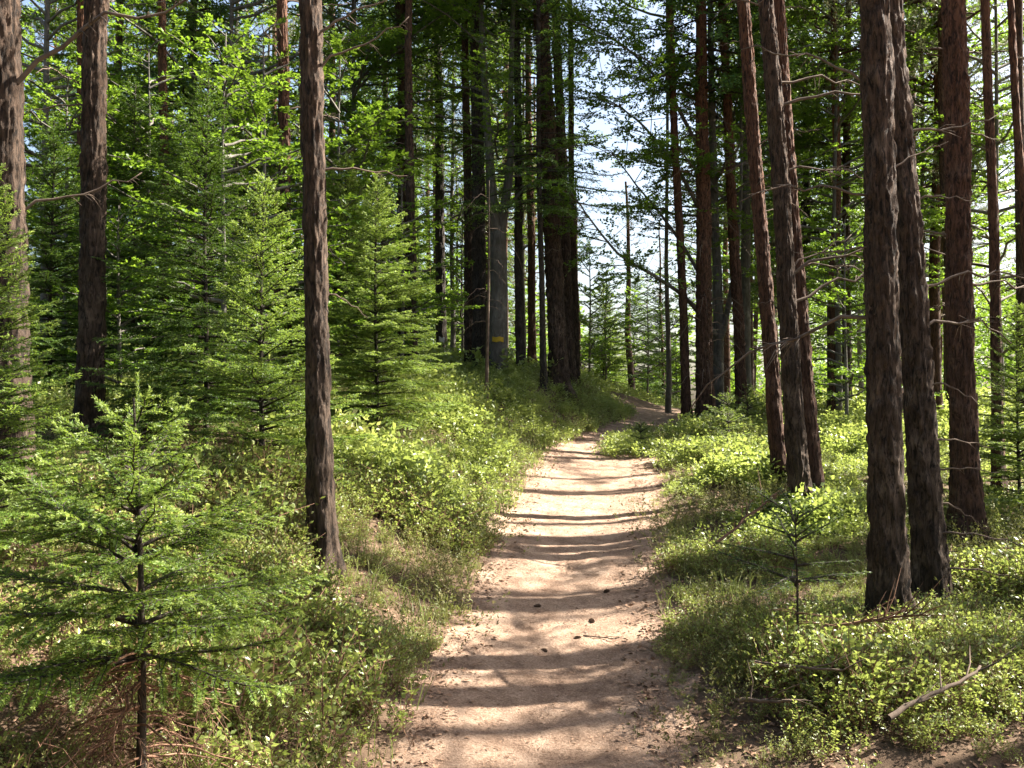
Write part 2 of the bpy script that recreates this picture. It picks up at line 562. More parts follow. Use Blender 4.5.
def conifer_crown(seed, H, L, z0, dz, per, e0, droop, twig, tsp, dens, nl, nw, mats, tip=.12, shape=1.0, tdroop=.15, detail=False, planar=True, asym=.25, bare=0.12, fwd=.75, leader=True, jit=.2, shoots=0.):
    """whorls of flat sprays on a central leader; origin at the stem foot"""
    rng = R(seed)
    g = Geo()
    A0, A1, AU, B0, B1, BR, F0, F1 = [], [], [], [], [], [], [], []
    z = z0
    az = rng.rand() * 6.28
    ay = rng.rand() * 6.28
    while z < H - .04:
        u = (H - z) / (H - z0 + 1e-6)
        np_ = max(3, int(per + rng.randint(-1, 2)))
        for k in range(np_):
            a = az + k * 2 * np.pi / np_ + rng.randn() * .22
            l = L * (u ** shape) * (.75 + .4 * rng.rand()) * (1 + asym * math.cos(a - ay)) + .05 * L
            el = e0 + (1 - u) * .55 + rng.randn() * .08
            P, t = branch_axis(rng, z + rng.randn() * dz * .18, a, l, el, droop * (.5 + .7 * u), tip)
            r0 = (.0025 if shoots else .0045) + .008 * l
            if shoots:
                F0.append(P[-2] + (P[-1] - P[-2]) * .3); F1.append(P[-1] + unit(P[-1] - P[-2]) * .03)
            if detail or l > .5:
                tube(g, P, r0 * (1 - .85 * t) + .001, 4, 1, False)
            A0.append(P[1:-1]); A1.append(P[2:])
            T = unit(np.diff(P, axis=0))
            AU.append(np.tile(UP, (len(P) - 2, 1)))
            nt_ = int(l * (1 - bare) / tsp)
            for j in range(nt_):
                s = bare + (1 - bare) * (j + .3 + .5 * rng.rand()) / nt_
                for sg in (-1, 1):
                    if rng.rand() < .1:
                        continue
                    b = np.array([np.interp(s, t, P[:, c]) for c in range(3)])
                    ti = T[min(len(T) - 1, int(s * len(T)))]
                    sd = unit(np.cross(ti, UP)) * sg
                    tl = twig * l * (1.05 - s) ** .8 * (.7 + .5 * rng.rand()) + .3 * tsp
                    d = unit(ti * rng.uniform(.6, .95) + sd + UP * rng.randn() * .08)
                    m_ = b + d * tl * .5
                    dd = unit(d + ti * .3 - UP * tdroop)
                    e_ = m_ + dd * tl * .5 - UP * (tdroop * tl * .4)
                    A0 += [b[None], m_[None]]; A1 += [m_[None], e_[None]]
                    AU += [UP[None], UP[None]]
                    if shoots and rng.rand() < shoots * (.4 + s):
                        F0.append(m_ + (e_ - m_) * .35); F1.append(e_ + unit(e_ - m_) * .025)
                    B0 += [b, m_]; B1 += [m_, e_]; BR += [(.0028, .002), (.002, .0009)]
        z += dz * (.8 + .4 * rng.rand()) * (1.0 if u > .3 else .8)
        az += 1.1 + rng.rand()
    if leader:
        A0.append(np.array([[0, 0, H - .35 * dz - .12]])); A1.append(np.array([[0, 0, H + .06]])); AU.append(np.array([[1., 0, 0]]))
    A0, A1, AU = np.concatenate(A0), np.concatenate(A1), np.concatenate(AU)
    clothe(g, rng, A0, A1, AU, dens, nl, nw, fwd, planar, jit, 0, .6)
    if shoots:
        F0.append(np.array([0, 0, H - .1])); F1.append(np.array([0, 0, H + .07]))
        clothe(g, rng, F0, F1, np.tile([.05, .02, 1.], (len(F0), 1)), dens * 1.5, nl * .75, nw * 1.05, 1.1, False, .15, 2, 1.)
    if detail and len(B0):
        br = np.array(BR)
        sticks(g, B0, B1, br[:, 0], br[:, 1], 1)
    return g.mesh('crown', [M[m] for m in mats], {1})

def pine_crown(seed, H, z0, L, mats=('pine', 'bark_red'), nb=46, dens=26, nl=.085, nw=.008, tufts=9):
    """irregular pine crown: crooked limbs carrying needle tufts"""
    rng = R(seed)
    g = Geo()
    A0, A1 = [], []
    for k in range(nb):
        u = rng.rand() ** .8
        z = z0 + (H - z0) * u
        l = L * (.45 + .65 * rng.rand()) * (1 - .75 * u ** 1.6)
        P, t = branch_axis(rng, z, rng.rand() * 6.28, l, .12 + .5 * u, .16, .26)
        P[1:] += rng.randn(6, 3) * .05 * l
        tube(g, P, (.007 + .012 * l) * (1 - .85 * t) + .002, 4, 1, False)
        A0.append(P[3:-1]); A1.append(P[4:])
        for j in range(int(tufts * l / L) + 2):
            s = rng.uniform(.35, 1)
            b = np.array([np.interp(s, t, P[:, c]) for c in range(3)])
            d = unit(unit(P[-1] - P[0]) * .6 + rng.randn(3) * .6 + UP * .35)
            tl = rng.uniform(.2, .5) * (.4 + .4 * l)
            m_ = b + d * tl * .5
            e_ = m_ + unit(d + UP * .4) * tl * .5
            tube(g, [b, m_, e_], [.006, .004, .002], 3, 1, False)
            A0 += [m_[None], (b + (m_ - b) * .4)[None]]; A1 += [e_[None], m_[None]]
            for q in range(2):
                d2 = unit(d + rng.randn(3) * .6)
                A0.append(m_[None]); A1.append((m_ + d2 * tl * .5)[None])
    A0, A1 = np.concatenate(A0), np.concatenate(A1)
    clothe(g, rng, A0, A1, np.tile([.3, .2, 1.], (len(A0), 1)), dens, nl, nw, .8, False, .35, 0, 1.5)
    return g.mesh('crown', [M[m] for m in mats], {1})

def beech_crown(seed, H, z0, L, nb=34, leaf=.065, tsp=.16, dens=30, mats=('beech', 'bark_beech'), e0=.25, droop=.12, sector=None, shape=.6):
    """layered sprays of broad leaves"""
    rng = R(seed)
    g = Geo()
    A0, A1 = [], []
    for k in range(nb):
        u = (k + rng.rand()) / nb
        z = z0 + (H - z0) * u
        az = rng.rand() * 6.28 if sector is None else rng.uniform(*sector)
        l = L * (.55 + .6 * rng.rand()) * (1 - u) ** shape + .15 * L
        P, t = branch_axis(rng, z, az, l, e0 + .4 * u, droop, 0.)
        P[1:] += np.cumsum(rng.randn(6, 3), 0) * .02 * l
        tube(g, P, (.005 + .009 * l) * (1 - .88 * t) + .002, 5, 1, False)
        T = unit(np.diff(P, axis=0))
        for j in range(int(l * .82 / tsp)):
            s = .18 + .82 * (j + rng.rand()) / max(1, int(l * .82 / tsp))
            b = np.array([np.interp(s, t, P[:, c]) for c in range(3)])
            ti = T[min(5, int(s * 6))]
            sd = unit(np.cross(ti, UP)) * (1 if j % 2 else -1)
            tl = (.28 * l * (1.15 - s) + .1) * rng.uniform(.6, 1.2)
            d = unit(ti * .8 + sd + UP * rng.randn() * .12)
            m_ = b + d * tl * .5
            e_ = m_ + unit(d - UP * .1 + ti * .2) * tl * .5
            tube(g, [b, m_, e_], [.004, .003, .001], 3, 1, False)
            A0 += [b, m_]; A1 += [m_, e_]
            for q in (.35, .6, .85):
                d2 = unit(ti * .5 + d * .7 + sd * rng.uniform(-1, 1) * .9 + UP * rng.randn() * .12)
                bb = b + (e_ - b) * q
                A0.append(bb); A1.append(bb + d2 * tl * .4)
    A0, A1 = np.array(A0), np.array(A1)
    clothe(g, rng, A0, A1, np.tile(UP, (len(A0), 1)), dens, leaf, leaf * .62, .55, True, .25, 0, .38)
    return g.mesh('crown', [M[m] for m in mats], {1})

def crown_holder(name, mesh, parent, loc, rz=0., s=1.):
    o = link(name, mesh, parent)
    o.location = loc
    o.rotation_euler = (0, 0, rz)
    o.scale = (s, s, s) if np.isscalar(s) else s
    return o

def root_at(name, x, y, z=None):
    o = link(name, None)
    o.location = (x, y, float(ground_z(x, y)) if z is None else z)
    o.empty_display_size = .2
    return o

# shared crowns -----------------------------------------------------------------------
PINE = [pine_crown(11, 6.0, .0, 2.3, nb=44), pine_crown(12, 5.0, .0, 1.9, nb=36), pine_crown(13, 7.0, .0, 2.1, nb=46)]
SPRUCE = [conifer_crown(21, 11.5, 2.1, .3, .34, 6, -.12, .22, .36, .12, 58, .075, .026, ('spruce', 'bark_spruce'), .22, .7, .6),
          conifer_crown(22, 9.0, 1.9, .3, .32, 6, -.05, .20, .38, .12, 58, .075, .026, ('spruce', 'bark_spruce'), .2, .75, .55),
          conifer_crown(23, 13.0, 1.8, .3, .38, 6, -.22, .18, .36, .12, 58, .075, .026, ('spruce', 'bark_spruce'), .25, .55, .7)]
YOUNG = [conifer_crown(31, 4.2, 1.35, .35, .17, 7, .12, .22, .45, .07, 190, .032, .009, ('spruce_fresh', 'bark_spruce', 'shoots'), .1, .8, .15, True, shoots=.3),
         conifer_crown(32, 3.2, 1.15, .15, .15, 7, .15, .2, .45, .065, 190, .03, .0085, ('spruce_fresh', 'bark_spruce', 'shoots'), .1, .85, .12, True, shoots=.08),
         conifer_crown(33, 5.2, 1.5, .5, .2, 7, .05, .2, .42, .075, 180, .034, .010, ('spruce', 'bark_spruce'), .12, .75, .2, True)]
SEEDLING = [conifer_crown(41, .75, .5, .06, .11, 6, .2, .15, .42, .05, 200, .02, .004, ('spruce_fresh', 'bark_spruce'), .05, .8, .08, True),
            conifer_crown(42, .55, .42, .05, .1, 6, .25, .18, .45, .05, 200, .02, .004, ('spruce', 'bark_spruce'), .05, .8, .08, True)]
BEECH = [beech_crown(51, 8.5, 0, 3.1, 54, .058, .14, 66), beech_crown(52, 6.5, 0, 2.6, 48, .058, .14, 66), beech_crown(53, 7.5, 0, 2.3, 48, .058, .14, 66)]
SAPLING = [beech_crown(61, 3.4, .5, 1.35, 30, .052, .10, 66), beech_crown(62, 2.6, .4, 1.1, 24, .052, .10, 66)]

def tall_tree(name, label, cat, group, base, r, lean=(0, 0), H=16, mat='bark_pine', crown=None, cz=9., cs=1., dead=(), seed=1, wig=.02, detail=True, rough=.011, z=None, dmesh=None, crz=None):
    o = root_at(name, base[0], base[1], z)
    describe(o, label, cat, group)
    rng = R(seed + 900)
    link('trunk', trunk_mesh(H, r, seed, lean, wig, mat, rough, detail=detail), o)
    if crown is not None:
        p, _ = trunk_axis(H, r, seed, lean, wig, cz)
        crown_holder('crown', crown, o, p, rng.rand() * 6.28 if crz is None else crz, cs)
    for d in dead:
        zz, az, k = d[0], d[1], d[2]
        p, rr = trunk_axis(H, r, seed, lean, wig, zz)
        p = p + np.array([math.cos(az), math.sin(az), 0]) * rr * .8
        b = link('dead_branch', (dmesh or DEAD)[int(k) % len(dmesh or DEAD)], o)
        b.location = p
        s = d[3] if len(d) > 3 else 1.
        b.scale = (s, s, s)
        b.rotation_euler = (0, d[4] if len(d) > 4 else 0, az)
    return o

def lean_for(base, px_b, px_t, py_b):
    """lean so that the axis meets the pixel column px_t at the top of the frame, at the base's depth"""
    D = base[1]
    p = at_depth(px_t, 0, D)
    z0 = float(ground_z(*base))
    return ((p[0] - base[0]) / (p[2] - z0), 0.)

def rnd_dead(seed, n, z0, z1, ks=range(12), s=(.7, 1.2)):
    rng = R(seed)
    return [(rng.uniform(z0, z1), rng.rand() * 6.28, rng.choice(list(ks)), rng.uniform(*s)) for _ in range(n)]

LP = 'pines lining the left bank'
RP = 'pines lining the right side of the path'
MP = 'tall trees standing on the mound'
PI = math.pi
# (label, name, cat, group, px base, py base or None, depth or None, width px, px top, H, bark, crown, crown z, dead branches, seed)
near = [
 ('pine_tree', 'dark rough pine trunk cut by the left picture edge', 'tree', LP, 14, None, 6.0, 37, 2, 15, 'bark_pine', PINE[0], 9, [(2.62, .0, 3, 1.25, -.35), (1.85, .15, 2, .9, -.2)] + rnd_dead(1, 5, 3.5, 8), 1),
 ('pine_tree', 'straight dark pine trunk behind the small front spruce, forked twig halfway up', 'tree', LP, 89, None, 8.3, 25, 100, 16, 'bark_pine', PINE[2], 9, [(3.95, .1, 4, 1.15, -.25), (3.8, 3.0, 3, .9, .3), (2.75, 2.9, 1, 1)] + rnd_dead(2, 6, 4, 8), 2),
 ('pine_tree', 'pine with flaky sunlit bark standing alone on the left bank', 'tree', LP, 322, 568, None, 24, 312, 15, 'bark_pine', PINE[1], 8.5, [(2.55, .1, 1, .9, -.1), (3.45, .0, 0, 1.2, -.5), (3.25, -.2, 2, .8, -.3), (1.75, .4, 5, .8)] + rnd_dead(3, 7, 4, 8), 3),
 ('pine_tree', 'thick pine trunk nearest the path on the right', 'tree', RP, 891, 636, None, 33, 872, 16, 'bark_pine', PINE[2], 9.5, [(2.85, PI, 10, .65, -.1), (3.6, 2.9, 3, .8, -.3), (2.05, 2.7, 4, 1.0, .3), (2.5, PI, 8, .6, .2), (4.2, PI, 10, .55, 0), (3.0, .1, 1, .8, -.6)] + rnd_dead(4, 5, 4.5, 9), 4),
 ('pine_tree', 'leaning pine with a ladder of short dead stubs, close behind the thick trunk', 'tree', RP, 933, 612, None, 31, 890, 16, 'bark_pine', PINE[0], 9, [(1.0, -.3, 0, .9), (1.2, .1, 1, .8), (1.6, -.4, 5, 1), (.55, -.6, 1, .9), (.75, .2, 5, 1), (2.3, .2, 10, .8, -.2), (2.0, .5, 4, .8, -.1), (3.4, .3, 8, 1, -.1), (2.9, .1, 5, 1.1, -.5), (.3, -.5, 1, .9)] + rnd_dead(5, 5, 4, 9), 5),
 ('pine_tree', 'smooth straight reddish pine right of the leaning trunk', 'tree', RP, 967, 541, None, 26, 951, 16, 'bark_red', PINE[2], 9.5, [(3.5, .2, 1, .8), (1.4, -.5, 5, .8), (2.6, 2.9, 8, .8, -.2), (2.2, .3, 10, .8, 0)] + rnd_dead(6, 5, 4.5, 9), 6),
 ('pine_tree', 'slim reddish pine at the right, rising past bare twigs', 'tree', RP, 999, 500, None, 11, 985, 13, 'bark_red', PINE[1], 8.5, rnd_dead(7, 9, 1.2, 5, range(12), (.7, 1.1)), 7),
 ('pine_tree', 'slender pine on the left of the tight row of three', 'tree', RP, 781, 495, None, 15, 742, 15, 'bark_red', PINE[1], 9, rnd_dead(8, 6, 2.2, 6, range(12), (.6, .9)), 8),
 ('pine_tree', 'dark middle pine of the tight row of three', 'tree', RP, 802, 524, None, 19, 764, 15, 'bark_pine', PINE[0], 9.5, [(2.4, .2, 2, .9, -.3), (2.05, .3, 10, 1.1, -.35), (2.3, .0, 4, 1.1, -.3), (4.1, .2, 10, .9, -.1), (3.9, -.2, 9, 1.2, .1)] + rnd_dead(9, 5, 2, 6, range(12), (.6, .9)), 9),
 ('pine_tree', 'flaky rim lit pine on the right of the tight row of three', 'tree', RP, 815, 512, None, 17, 775, 15, 'bark_red', PINE[2], 9, rnd_dead(10, 6, 1.5, 6, range(12), (.6, .9)), 10),
 ('pine_tree', 'thin orange brown pine between the twiggy dead cluster and the row of three', 'tree', RP, 742, None, 17.5, 11, 723, 15, 'bark_red', PINE[0], 9.5, rnd_dead(11, 8, 2, 8, range(12), (.6, .9)), 11),
 ('pine_tree', 'thin crooked pine at the right edge of the bright sky gap', 'tree', RP, 687, None, 17.0, 9, 670, 14, 'bark_red', PINE[1], 7.5, rnd_dead(12, 12, 2, 8, range(12), (.7, 1.1)), 12),
 ('pine_tree', 'tallest dark trunk left on the mound, with a heavy dark crown', 'tree', MP, 408, None, 18.0, 18, 402, 15, 'bark_pine', None, 0, rnd_dead(13, 7, 2.5, 6, range(12), (.7, 1.2)), 13),
 ('pine_tree', 'narrow dark trunk leaning beside the tallest one on the mound', 'tree', MP, 414, None, 15.6, 9, 408, 14, 'bark_pine', PINE[1], 7.5, rnd_dead(14, 4, 2.5, 6, range(12), (.7, 1.0)), 14),
 ('spruce_tree', 'slim spruce trunk with a small white paint mark', 'tree', MP, 442, None, 19.0, 10, 436, 14, 'bark_spruce', SPRUCE[1], 6.0, rnd_dead(15, 4, 2.0, 5, range(12), (.6, .9)), 15),
 ('pine_tree', 'thin dark trunk pressed against the broad trunk on the mound', 'tree', MP, 469, None, 17.5, 9, 466, 14, 'bark_pine', PINE[1], 7.5, rnd_dead(16, 5, 2, 6, range(12), (.6, .9)), 16),
 ('spruce_tree', 'broad dark trunk left of the grey beech with the yellow plate', 'tree', MP, 480, None, 17.0, 14, 477, 15, 'bark_spruce', SPRUCE[2], 6.2, rnd_dead(17, 10, 2, 5, range(12), (.6, 1.0)), 17),
 ('spruce_tree', 'plain dark trunk just right of the grey beech', 'tree', MP, 521, None, 16.8, 9, 516, 13, 'bark_spruce', SPRUCE[1], 6.0, rnd_dead(18, 5, 2, 5, range(12), (.5, .8)), 18),
 ('pine_tree', 'sunlit orange trunk standing behind the mound', 'tree', MP, 532, None, 21.5, 8, 528, 14, 'bark_red', PINE[0], 9.5, (), 19),
 ('spruce_tree', 'thinnest dark pole on the mound, left of the great twin trunks', 'tree', MP, 544, None, 16.0, 6, 537, 11, 'bark_spruce', None, 4.6, rnd_dead(20, 6, 2, 5, range(12), (.5, .8)), 20),
 ('pine_tree', 'great dark trunk, left one of the tall twins on the mound', 'tree', MP, 559, None, 16.6, 18, 541, 17, 'bark_pine', PINE[2], 8.5, rnd_dead(21, 5, 2.5, 6, range(12), (.6, .9)), 21),
 ('pine_tree', 'right one of the tall twin trunks on the mound', 'tree', MP, 570, None, 17.6, 11, 557, 16, 'bark_pine', PINE[0], 9, rnd_dead(22, 5, 2.5, 6, range(12), (.6, .9)), 22),
 ('pine_tree', 'slim trunk at the right end of the mound beside the twins', 'tree', MP, 577, None, 18.5, 7, 569, 14, 'bark_pine', PINE[1], 8.5, (), 23),
 ('pine_tree', 'bright slim pine seen between the two front left trunks', 'tree', LP, 164, None, 14.0, 10, 161, 14, 'bark_red', PINE[1], 8.5, rnd_dead(24, 5, 2, 6), 24),
 ('pine_tree', 'sunlit reddish pine close behind the lone flaky trunk', 'tree', LP, 286, None, 13.0, 13, 281, 14, 'bark_red', PINE[2], 8.5, rnd_dead(25, 16, 2, 6), 25),
 ('pine_tree', 'thin pale pine just left of the straight dark trunk', 'tree', LP, 80, None, 13.5, 9, 82, 14, 'bark_red', PINE[0], 8.5, rnd_dead(26, 4, 2, 6), 26),
 ('pine_tree', 'slim pine leaning in at the upper right corner', 'tree', RP, 1040, None, 13.0, 9, 1011, 14, 'bark_red', PINE[1], 8.5, rnd_dead(27, 4, 2, 6), 27),
]
NEAR = {}
for (nm, lab, cat, grp, pb, pyb, D, wpx, ptop, H, bark, cr, cz, dead, seed) in near:
    if D is None:
        base = ground_hit(pb, pyb)
    else:
        base = (at_depth(pb, 400, D)[0], D)
    base = (float(base[0]), float(base[1]))
    r = wpx / 2000 * base[1]
    # trunks flare towards the foot and taper upwards
    o = tall_tree(nm, lab, cat, grp, base, r, lean_for(base, pb, ptop, pyb), H, bark, cr, cz, 1., dead, seed, .018, True, .016)
    NEAR[seed] = o

# heavy dark lower crown of the tallest mound trunk, and of the thin pole and twins beside it
crown_holder('crown', conifer_crown(71, 8.0, 1.9, 0, .36, 6, -.05, .2, .36, .11, 60, .06, .013, ('spruce', 'bark_spruce'), .2, .55, .35), NEAR[13], (0, 0, 3.9))
crown_holder('crown', conifer_crown(72, 5.5, 1.5, 0, .3, 6, -.05, .25, .36, .1, 60, .055, .012, ('spruce', 'bark_spruce'), .2, .7, .35), NEAR[20], (-.03, 0, 3.0))

# white paint mark and yellow plate ----------------------------------------------------
def patch(name, mat, parent, D, w_, h_, t_=.006):
    g = Geo()
    n = 7
    a = np.linspace(-1, 1, n)
    xs = a * w_ / 2
    rr = .18
    ys = -np.sqrt(np.maximum(rr ** 2 - xs ** 2, 0)) + rr
    V, q = [], []
    for z in (-h_ / 2, h_ / 2):
        for s in (0, t_):
            V.append(np.stack([xs, ys - s, np.full(n, z) + .1 * h_ * np.sin(a * 5)], 1))
    V = np.concatenate(V)
    k = np.arange(n - 1)
    f = lambda A, B: np.stack([A * n + k, A * n + k + 1, B * n + k + 1, B * n + k], 1)
    g.add(V, np.concatenate([f(1, 3), f(0, 1), f(3, 2), f(2, 0)]))
    g.add(V.reshape(4, n, 3)[:, [0, -1]].reshape(-1, 3), [[0, 2, 6, 4], [1, 5, 7, 3]])
    o = link(name, g.mesh(name, [M[mat]]), parent)
    return o

o = patch('paint_mark', 'white', NEAR[15], 19, .10, .11)
p = at_depth(442, 340, 19)
o.location = (p[0] - NEAR[15].location.x, -.098, p[2] - NEAR[15].location.z)

# grey beech with the yellow plate: forked trunk -----------------------------------------
BD = 16.4
bx = at_depth(498, 400, BD)[0]
bee = root_at('beech_tree', bx, BD)
describe(bee, 'pale grey forked beech on the mound carrying a yellow plate', 'tree', MP)
g = Geo()
def limb(g, pts, r0, r1, sides=12, seed=0, sub=5):
    pts = np.asarray(pts, float)
    t = np.linspace(0, 1, len(pts))
    tt = np.linspace(0, 1, len(pts) * sub)
    P = np.stack([np.interp(tt, t, pts[:, c]) for c in range(3)], 1)
    k = np.array([.25, .5, .25])
    for _ in range(6):
        Q = P.copy()
        for c in range(3):
            Q[1:-1, c] = np.convolve(P[:, c], k, 'valid')
        P = Q
    P = P + R(seed).randn(*P.shape) * min(r0, .05) * .06
    tube(g, P, r0 + (r1 - r0) * tt ** .8, sides)
    return P
limb(g, [(0, 0, -.2), (0, 0, .5), (.02, 0, 1.4), (.0, 0, 2.4)], .175, .135, 16, 1)
limb(g, [(.0, 0, 2.2), (.1, .05, 2.8), (.22, .1, 3.6), (.2, .15, 5), (.3, .2, 7.5)], .105, .03, 12, 2)
limb(g, [(.0, 0, 2.2), (-.1, 0, 2.9), (-.16, 0, 4), (-.3, .1, 6), (-.25, .1, 8)], .115, .03, 12, 3)
limb(g, [(.06, .02, 2.7), (.4, -.1, 3.1), (.75, -.2, 3.3)], .04, .012, 8, 4)
link('trunk', g.mesh('trunk', [M['bark_beech']], True), bee)
crown_holder('crown', BEECH[1], bee, (0, .1, 3.2), 1.0, .8)
sg = patch('trail_marker', 'yellow', None, BD, .185, .078, .008)
describe(sg, 'small yellow trail plate fixed to the grey beech trunk', 'marker')
p = at_depth(498, 340, BD)
sg.location = (p[0], BD - .165, p[2])

# beech with diagonal limb at the right of the sky gap ------------------------------------
bd = 17.8
bx = at_depth(718, 410, bd)[0]
bee2 = root_at('beech_tree', bx, bd)
describe(bee2, 'pale grey beech right of the sky gap, long limbs reaching left across it', 'tree', 'beeches by the path')
g = Geo()
limb(g, [(0, 0, -.2), (0, 0, .8), (.02, 0, 2.2), (-.05, 0, 4), (-.1, 0, 7), (-.1, 0, 10)], .13, .04, 14, 11)
limb(g, [(.02, 0, 1.4), (.16, -.05, 1.9), (.3, -.1, 2.7), (.42, -.1, 4), (.45, 0, 6)], .07, .02, 10, 12)
link('trunk', g.mesh('trunk', [M['bark_beech']], True), bee2)
crown_holder('crown', BEECH[0], bee2, (0, 0, 3.6), 2.2, 1.0)
def leafy_limb(parent, pts, r0, seed, sprays, L, leaf=.055, mats=('beech', 'bark_beech')):
    g = Geo()
    P = limb(g, pts, r0, .008, 8, seed)
    wood = g.mesh('limb', [M[mats[1]]], True)
    lo = link('limb', wood, parent)
    rng = R(seed + 5)
    gg = Geo()
    A0, A1 = [], []
    for k in range(sprays):
        s = int(len(P) * rng.uniform(.25, .99))
        b = P[s]
        T = unit(P[min(len(P) - 1, s + 1)] - P[s - 1])
        d = unit(T * .5 + np.array([rng.randn(), rng.randn(), rng.randn() * .25]))
        l = L * rng.uniform(.5, 1.1)
        e = b + d * l
        tube(gg, [b, (b + e) / 2 + rng.randn(3) * .03, e], [.008, .005, .002], 4, 1, False)
        for q in range(7):
            bb = b + (e - b) * rng.uniform(.2, 1)
            d2 = unit(d + np.array([rng.randn(), rng.randn(), rng.randn() * .2]) * .8)
            e2 = bb + d2 * l * rng.uniform(.2, .5)
            A0.append(bb); A1.append(e2)
    clothe(gg, rng, A0, A1, np.tile(UP, (len(A0), 1)), 62, leaf, leaf * .62, .55, True, .25, 0, .4)
    link('leaves', gg.mesh('leaves', [M[mats[0]], M[mats[1]]]), lo)
def rel(px, py, D, o):
    p = at_depth(px, py, D)
    return (p[0] - o.location.x, p[1] - o.location.y, p[2] - o.location.z)
leafy_limb(bee2, [rel(715, 335, 17.7, bee2), rel(690, 300, 17.3, bee2), rel(655, 275, 16.8, bee2), rel(620, 258, 16.4, bee2), rel(592, 222, 16, bee2), rel(570, 190, 15.6, bee2)], .05, 301, 34, .9)
leafy_limb(bee2, [rel(712, 300, 17.8, bee2), rel(690, 255, 17.9, bee2), rel(662, 215, 17.9, bee2), rel(640, 190, 17.8, bee2), rel(610, 150, 17.6, bee2)], .045, 302, 34, 1.0)
leafy_limb(bee2, [rel(714, 240, 17.8, bee2), rel(680, 170, 17.2, bee2), rel(640, 120, 16.6, bee2), rel(600, 95, 16, bee2)], .045, 303, 36, 1.0)
leafy_limb(bee2, [rel(714, 180, 17.8, bee2), rel(670, 90, 17.2, bee2), rel(620, 40, 16.6, bee2), rel(570, 20, 16, bee2)], .045, 304, 40, 1.1)

for k, (px, D, cz, h, lab) in enumerate([(42, 14.0, 1.6, 9, 'leafy beech rising between the two front left trunks'),
                                  (790, 20.5, 1.6, 9, 'leafy beech glowing through the tight row of three'),
                                  (1000, 17.5, 1.8, 9, 'leafy beech behind the slim reddish pine at the right'),
                                  (452, 22.5, 2.6, 10, 'sunlit beech behind the white marked spruce on the mound'),
                                  (523, 24.0, 3.0, 10, 'sunlit beech behind the mound, seen past the great twin trunks'),
                                  (668, 21.0, 8.3, 14, 'tall beech whose high leaves close the sky gap at the top'),
                                  (838, 17.5, 1.9, 9, 'leafy beech shining between the row of three and the thick right trunk'),
                                  (925, 19.0, 2.2, 10, 'leafy beech behind the leaning right trunk'),
                                  (228, 15.5, 2.4, 9, 'leafy beech rising behind the slender open spruce'),
                                  (352, 17.5, 2.6, 10, 'leafy beech between the lone flaky pine and the tallest mound trunk')]):
    o = root_at('beech_tree', float(at_depth(px, 400, D)[0]), D)
    describe(o, lab, 'tree', 'leafy beeches among the conifers')
    g = Geo()
    limb(g, [(0, 0, -.2), (.03, 0, 1), (-.03, .04, 3), (.02, 0, 6), (0, 0, h)], .075, .02, 12, 60 + k)
    link('trunk', g.mesh('trunk', [M['bark_beech']], True), o)
    crown_holder('crown', BEECH[(k + 1) % 3], o, (0, 0, cz), k * 1.9, 1.0)

# dead twiggy cluster: reddish trunk wrapped in bare curling twigs --------------------------
dt = tall_tree('spruce_tree', 'half dead spruce wrapped in bare curling twigs beside the grey beech', 'tree', RP, (float(at_depth(706, 410, 17.0)[0]), 17.0), .15, (-.01, 0), 12, 'bark_red', SPRUCE[1], 5.5, 1., [], 28)
rng = R(77)
for k in range(70):
    zz = rng.uniform(.8, 5.6)
    az = rng.rand() * 6.28
    b = link('dead_branch', CURL[k % 4], dt)
    b.location = (math.cos(az) * .12 - .01 * zz, math.sin(az) * .12, zz)
    b.rotation_euler = (0, 0, az)
    s = rng.uniform(.6, 1.25)
    b.scale = (s, s, s)

# dead snag on the mound ------------------------------------------------------------------
x0, y0 = float(at_depth(486, 410, 13.6)[0]), 13.6
sn = root_at('dead_sapling', x0, y0)
describe(sn, 'thin bare dead sapling with curled twigs in front of the mound trees', 'tree')
link('stem', trunk_mesh(3.2, .028, 55, (.01, 0), .02, 'deadwood', .004), sn)
for k in range(18):
    zz = rng.uniform(1.2, 3.1)
    az = rng.rand() * 6.28
    b = link('dead_branch', CURL[k % 4], sn)
    b.location = (.01 * zz, 0, zz)
    b.rotation_euler = (0, 0, az)
    s = rng.uniform(.35, .75)
    b.scale = (s, s, s)

# ------------------------------------------------------------------ young spruces and saplings
YG = 'young spruces in the undergrowth'
def young(name, label, base, mesh, s, rz, stem_r, stem_h, group=YG, stemmat='bark_spruce', cat='young spruce', cz=0.):
    o = root_at(name, *base)
    describe(o, label, cat, group)
    g = Geo()
    z = np.linspace(-.1, stem_h, 24)
    P = np.stack([.012 * np.sin(z * 2.1 + rz), .012 * np.cos(z * 1.7), z], 1)
    tube(g, P, stem_r * (1 - .8 * np.clip(z / stem_h, 0, 1)), 8)
    link('stem', g.mesh('stem', [M[stemmat]], True), o)
    crown_holder('crown', mesh, o, (0, 0, cz), rz, s)
    return o

# the front spruce, with needles one by one
fx, fy = float(at_depth(142, 500, 3.55)[0]), 3.55
fz = float(ground_z(fx, fy))
topz = at_depth(136, 392, 3.55)[2]
FH = topz - fz
front = root_at('young_spruce', fx, fy)
describe(front, 'small sunlit spruce with bare brown twigs below, at the front left', 'young spruce', YG)
g = Geo()
z = np.linspace(-.1, FH - .02, 30)
tube(g, np.stack([.015 * np.sin(z * 2.2) - .02 * z, .012 * np.cos(z * 1.9), z], 1), .019 * (1 - .82 * np.clip(z / FH, 0, 1)), 9)
link('stem', g.mesh('stem', [M['bark_spruce']], True), front)
crown_holder('crown', conifer_crown(81, FH, .72, .52, .105, 6, .14, .18, .44, .038, 520, .019, .0040, ('spruce_fresh', 'bark_spruce', 'shoots'), .14, .92, .28, True, asym=.2, shoots=.5), front, (-.02, 0, 0))
rng = R(82)
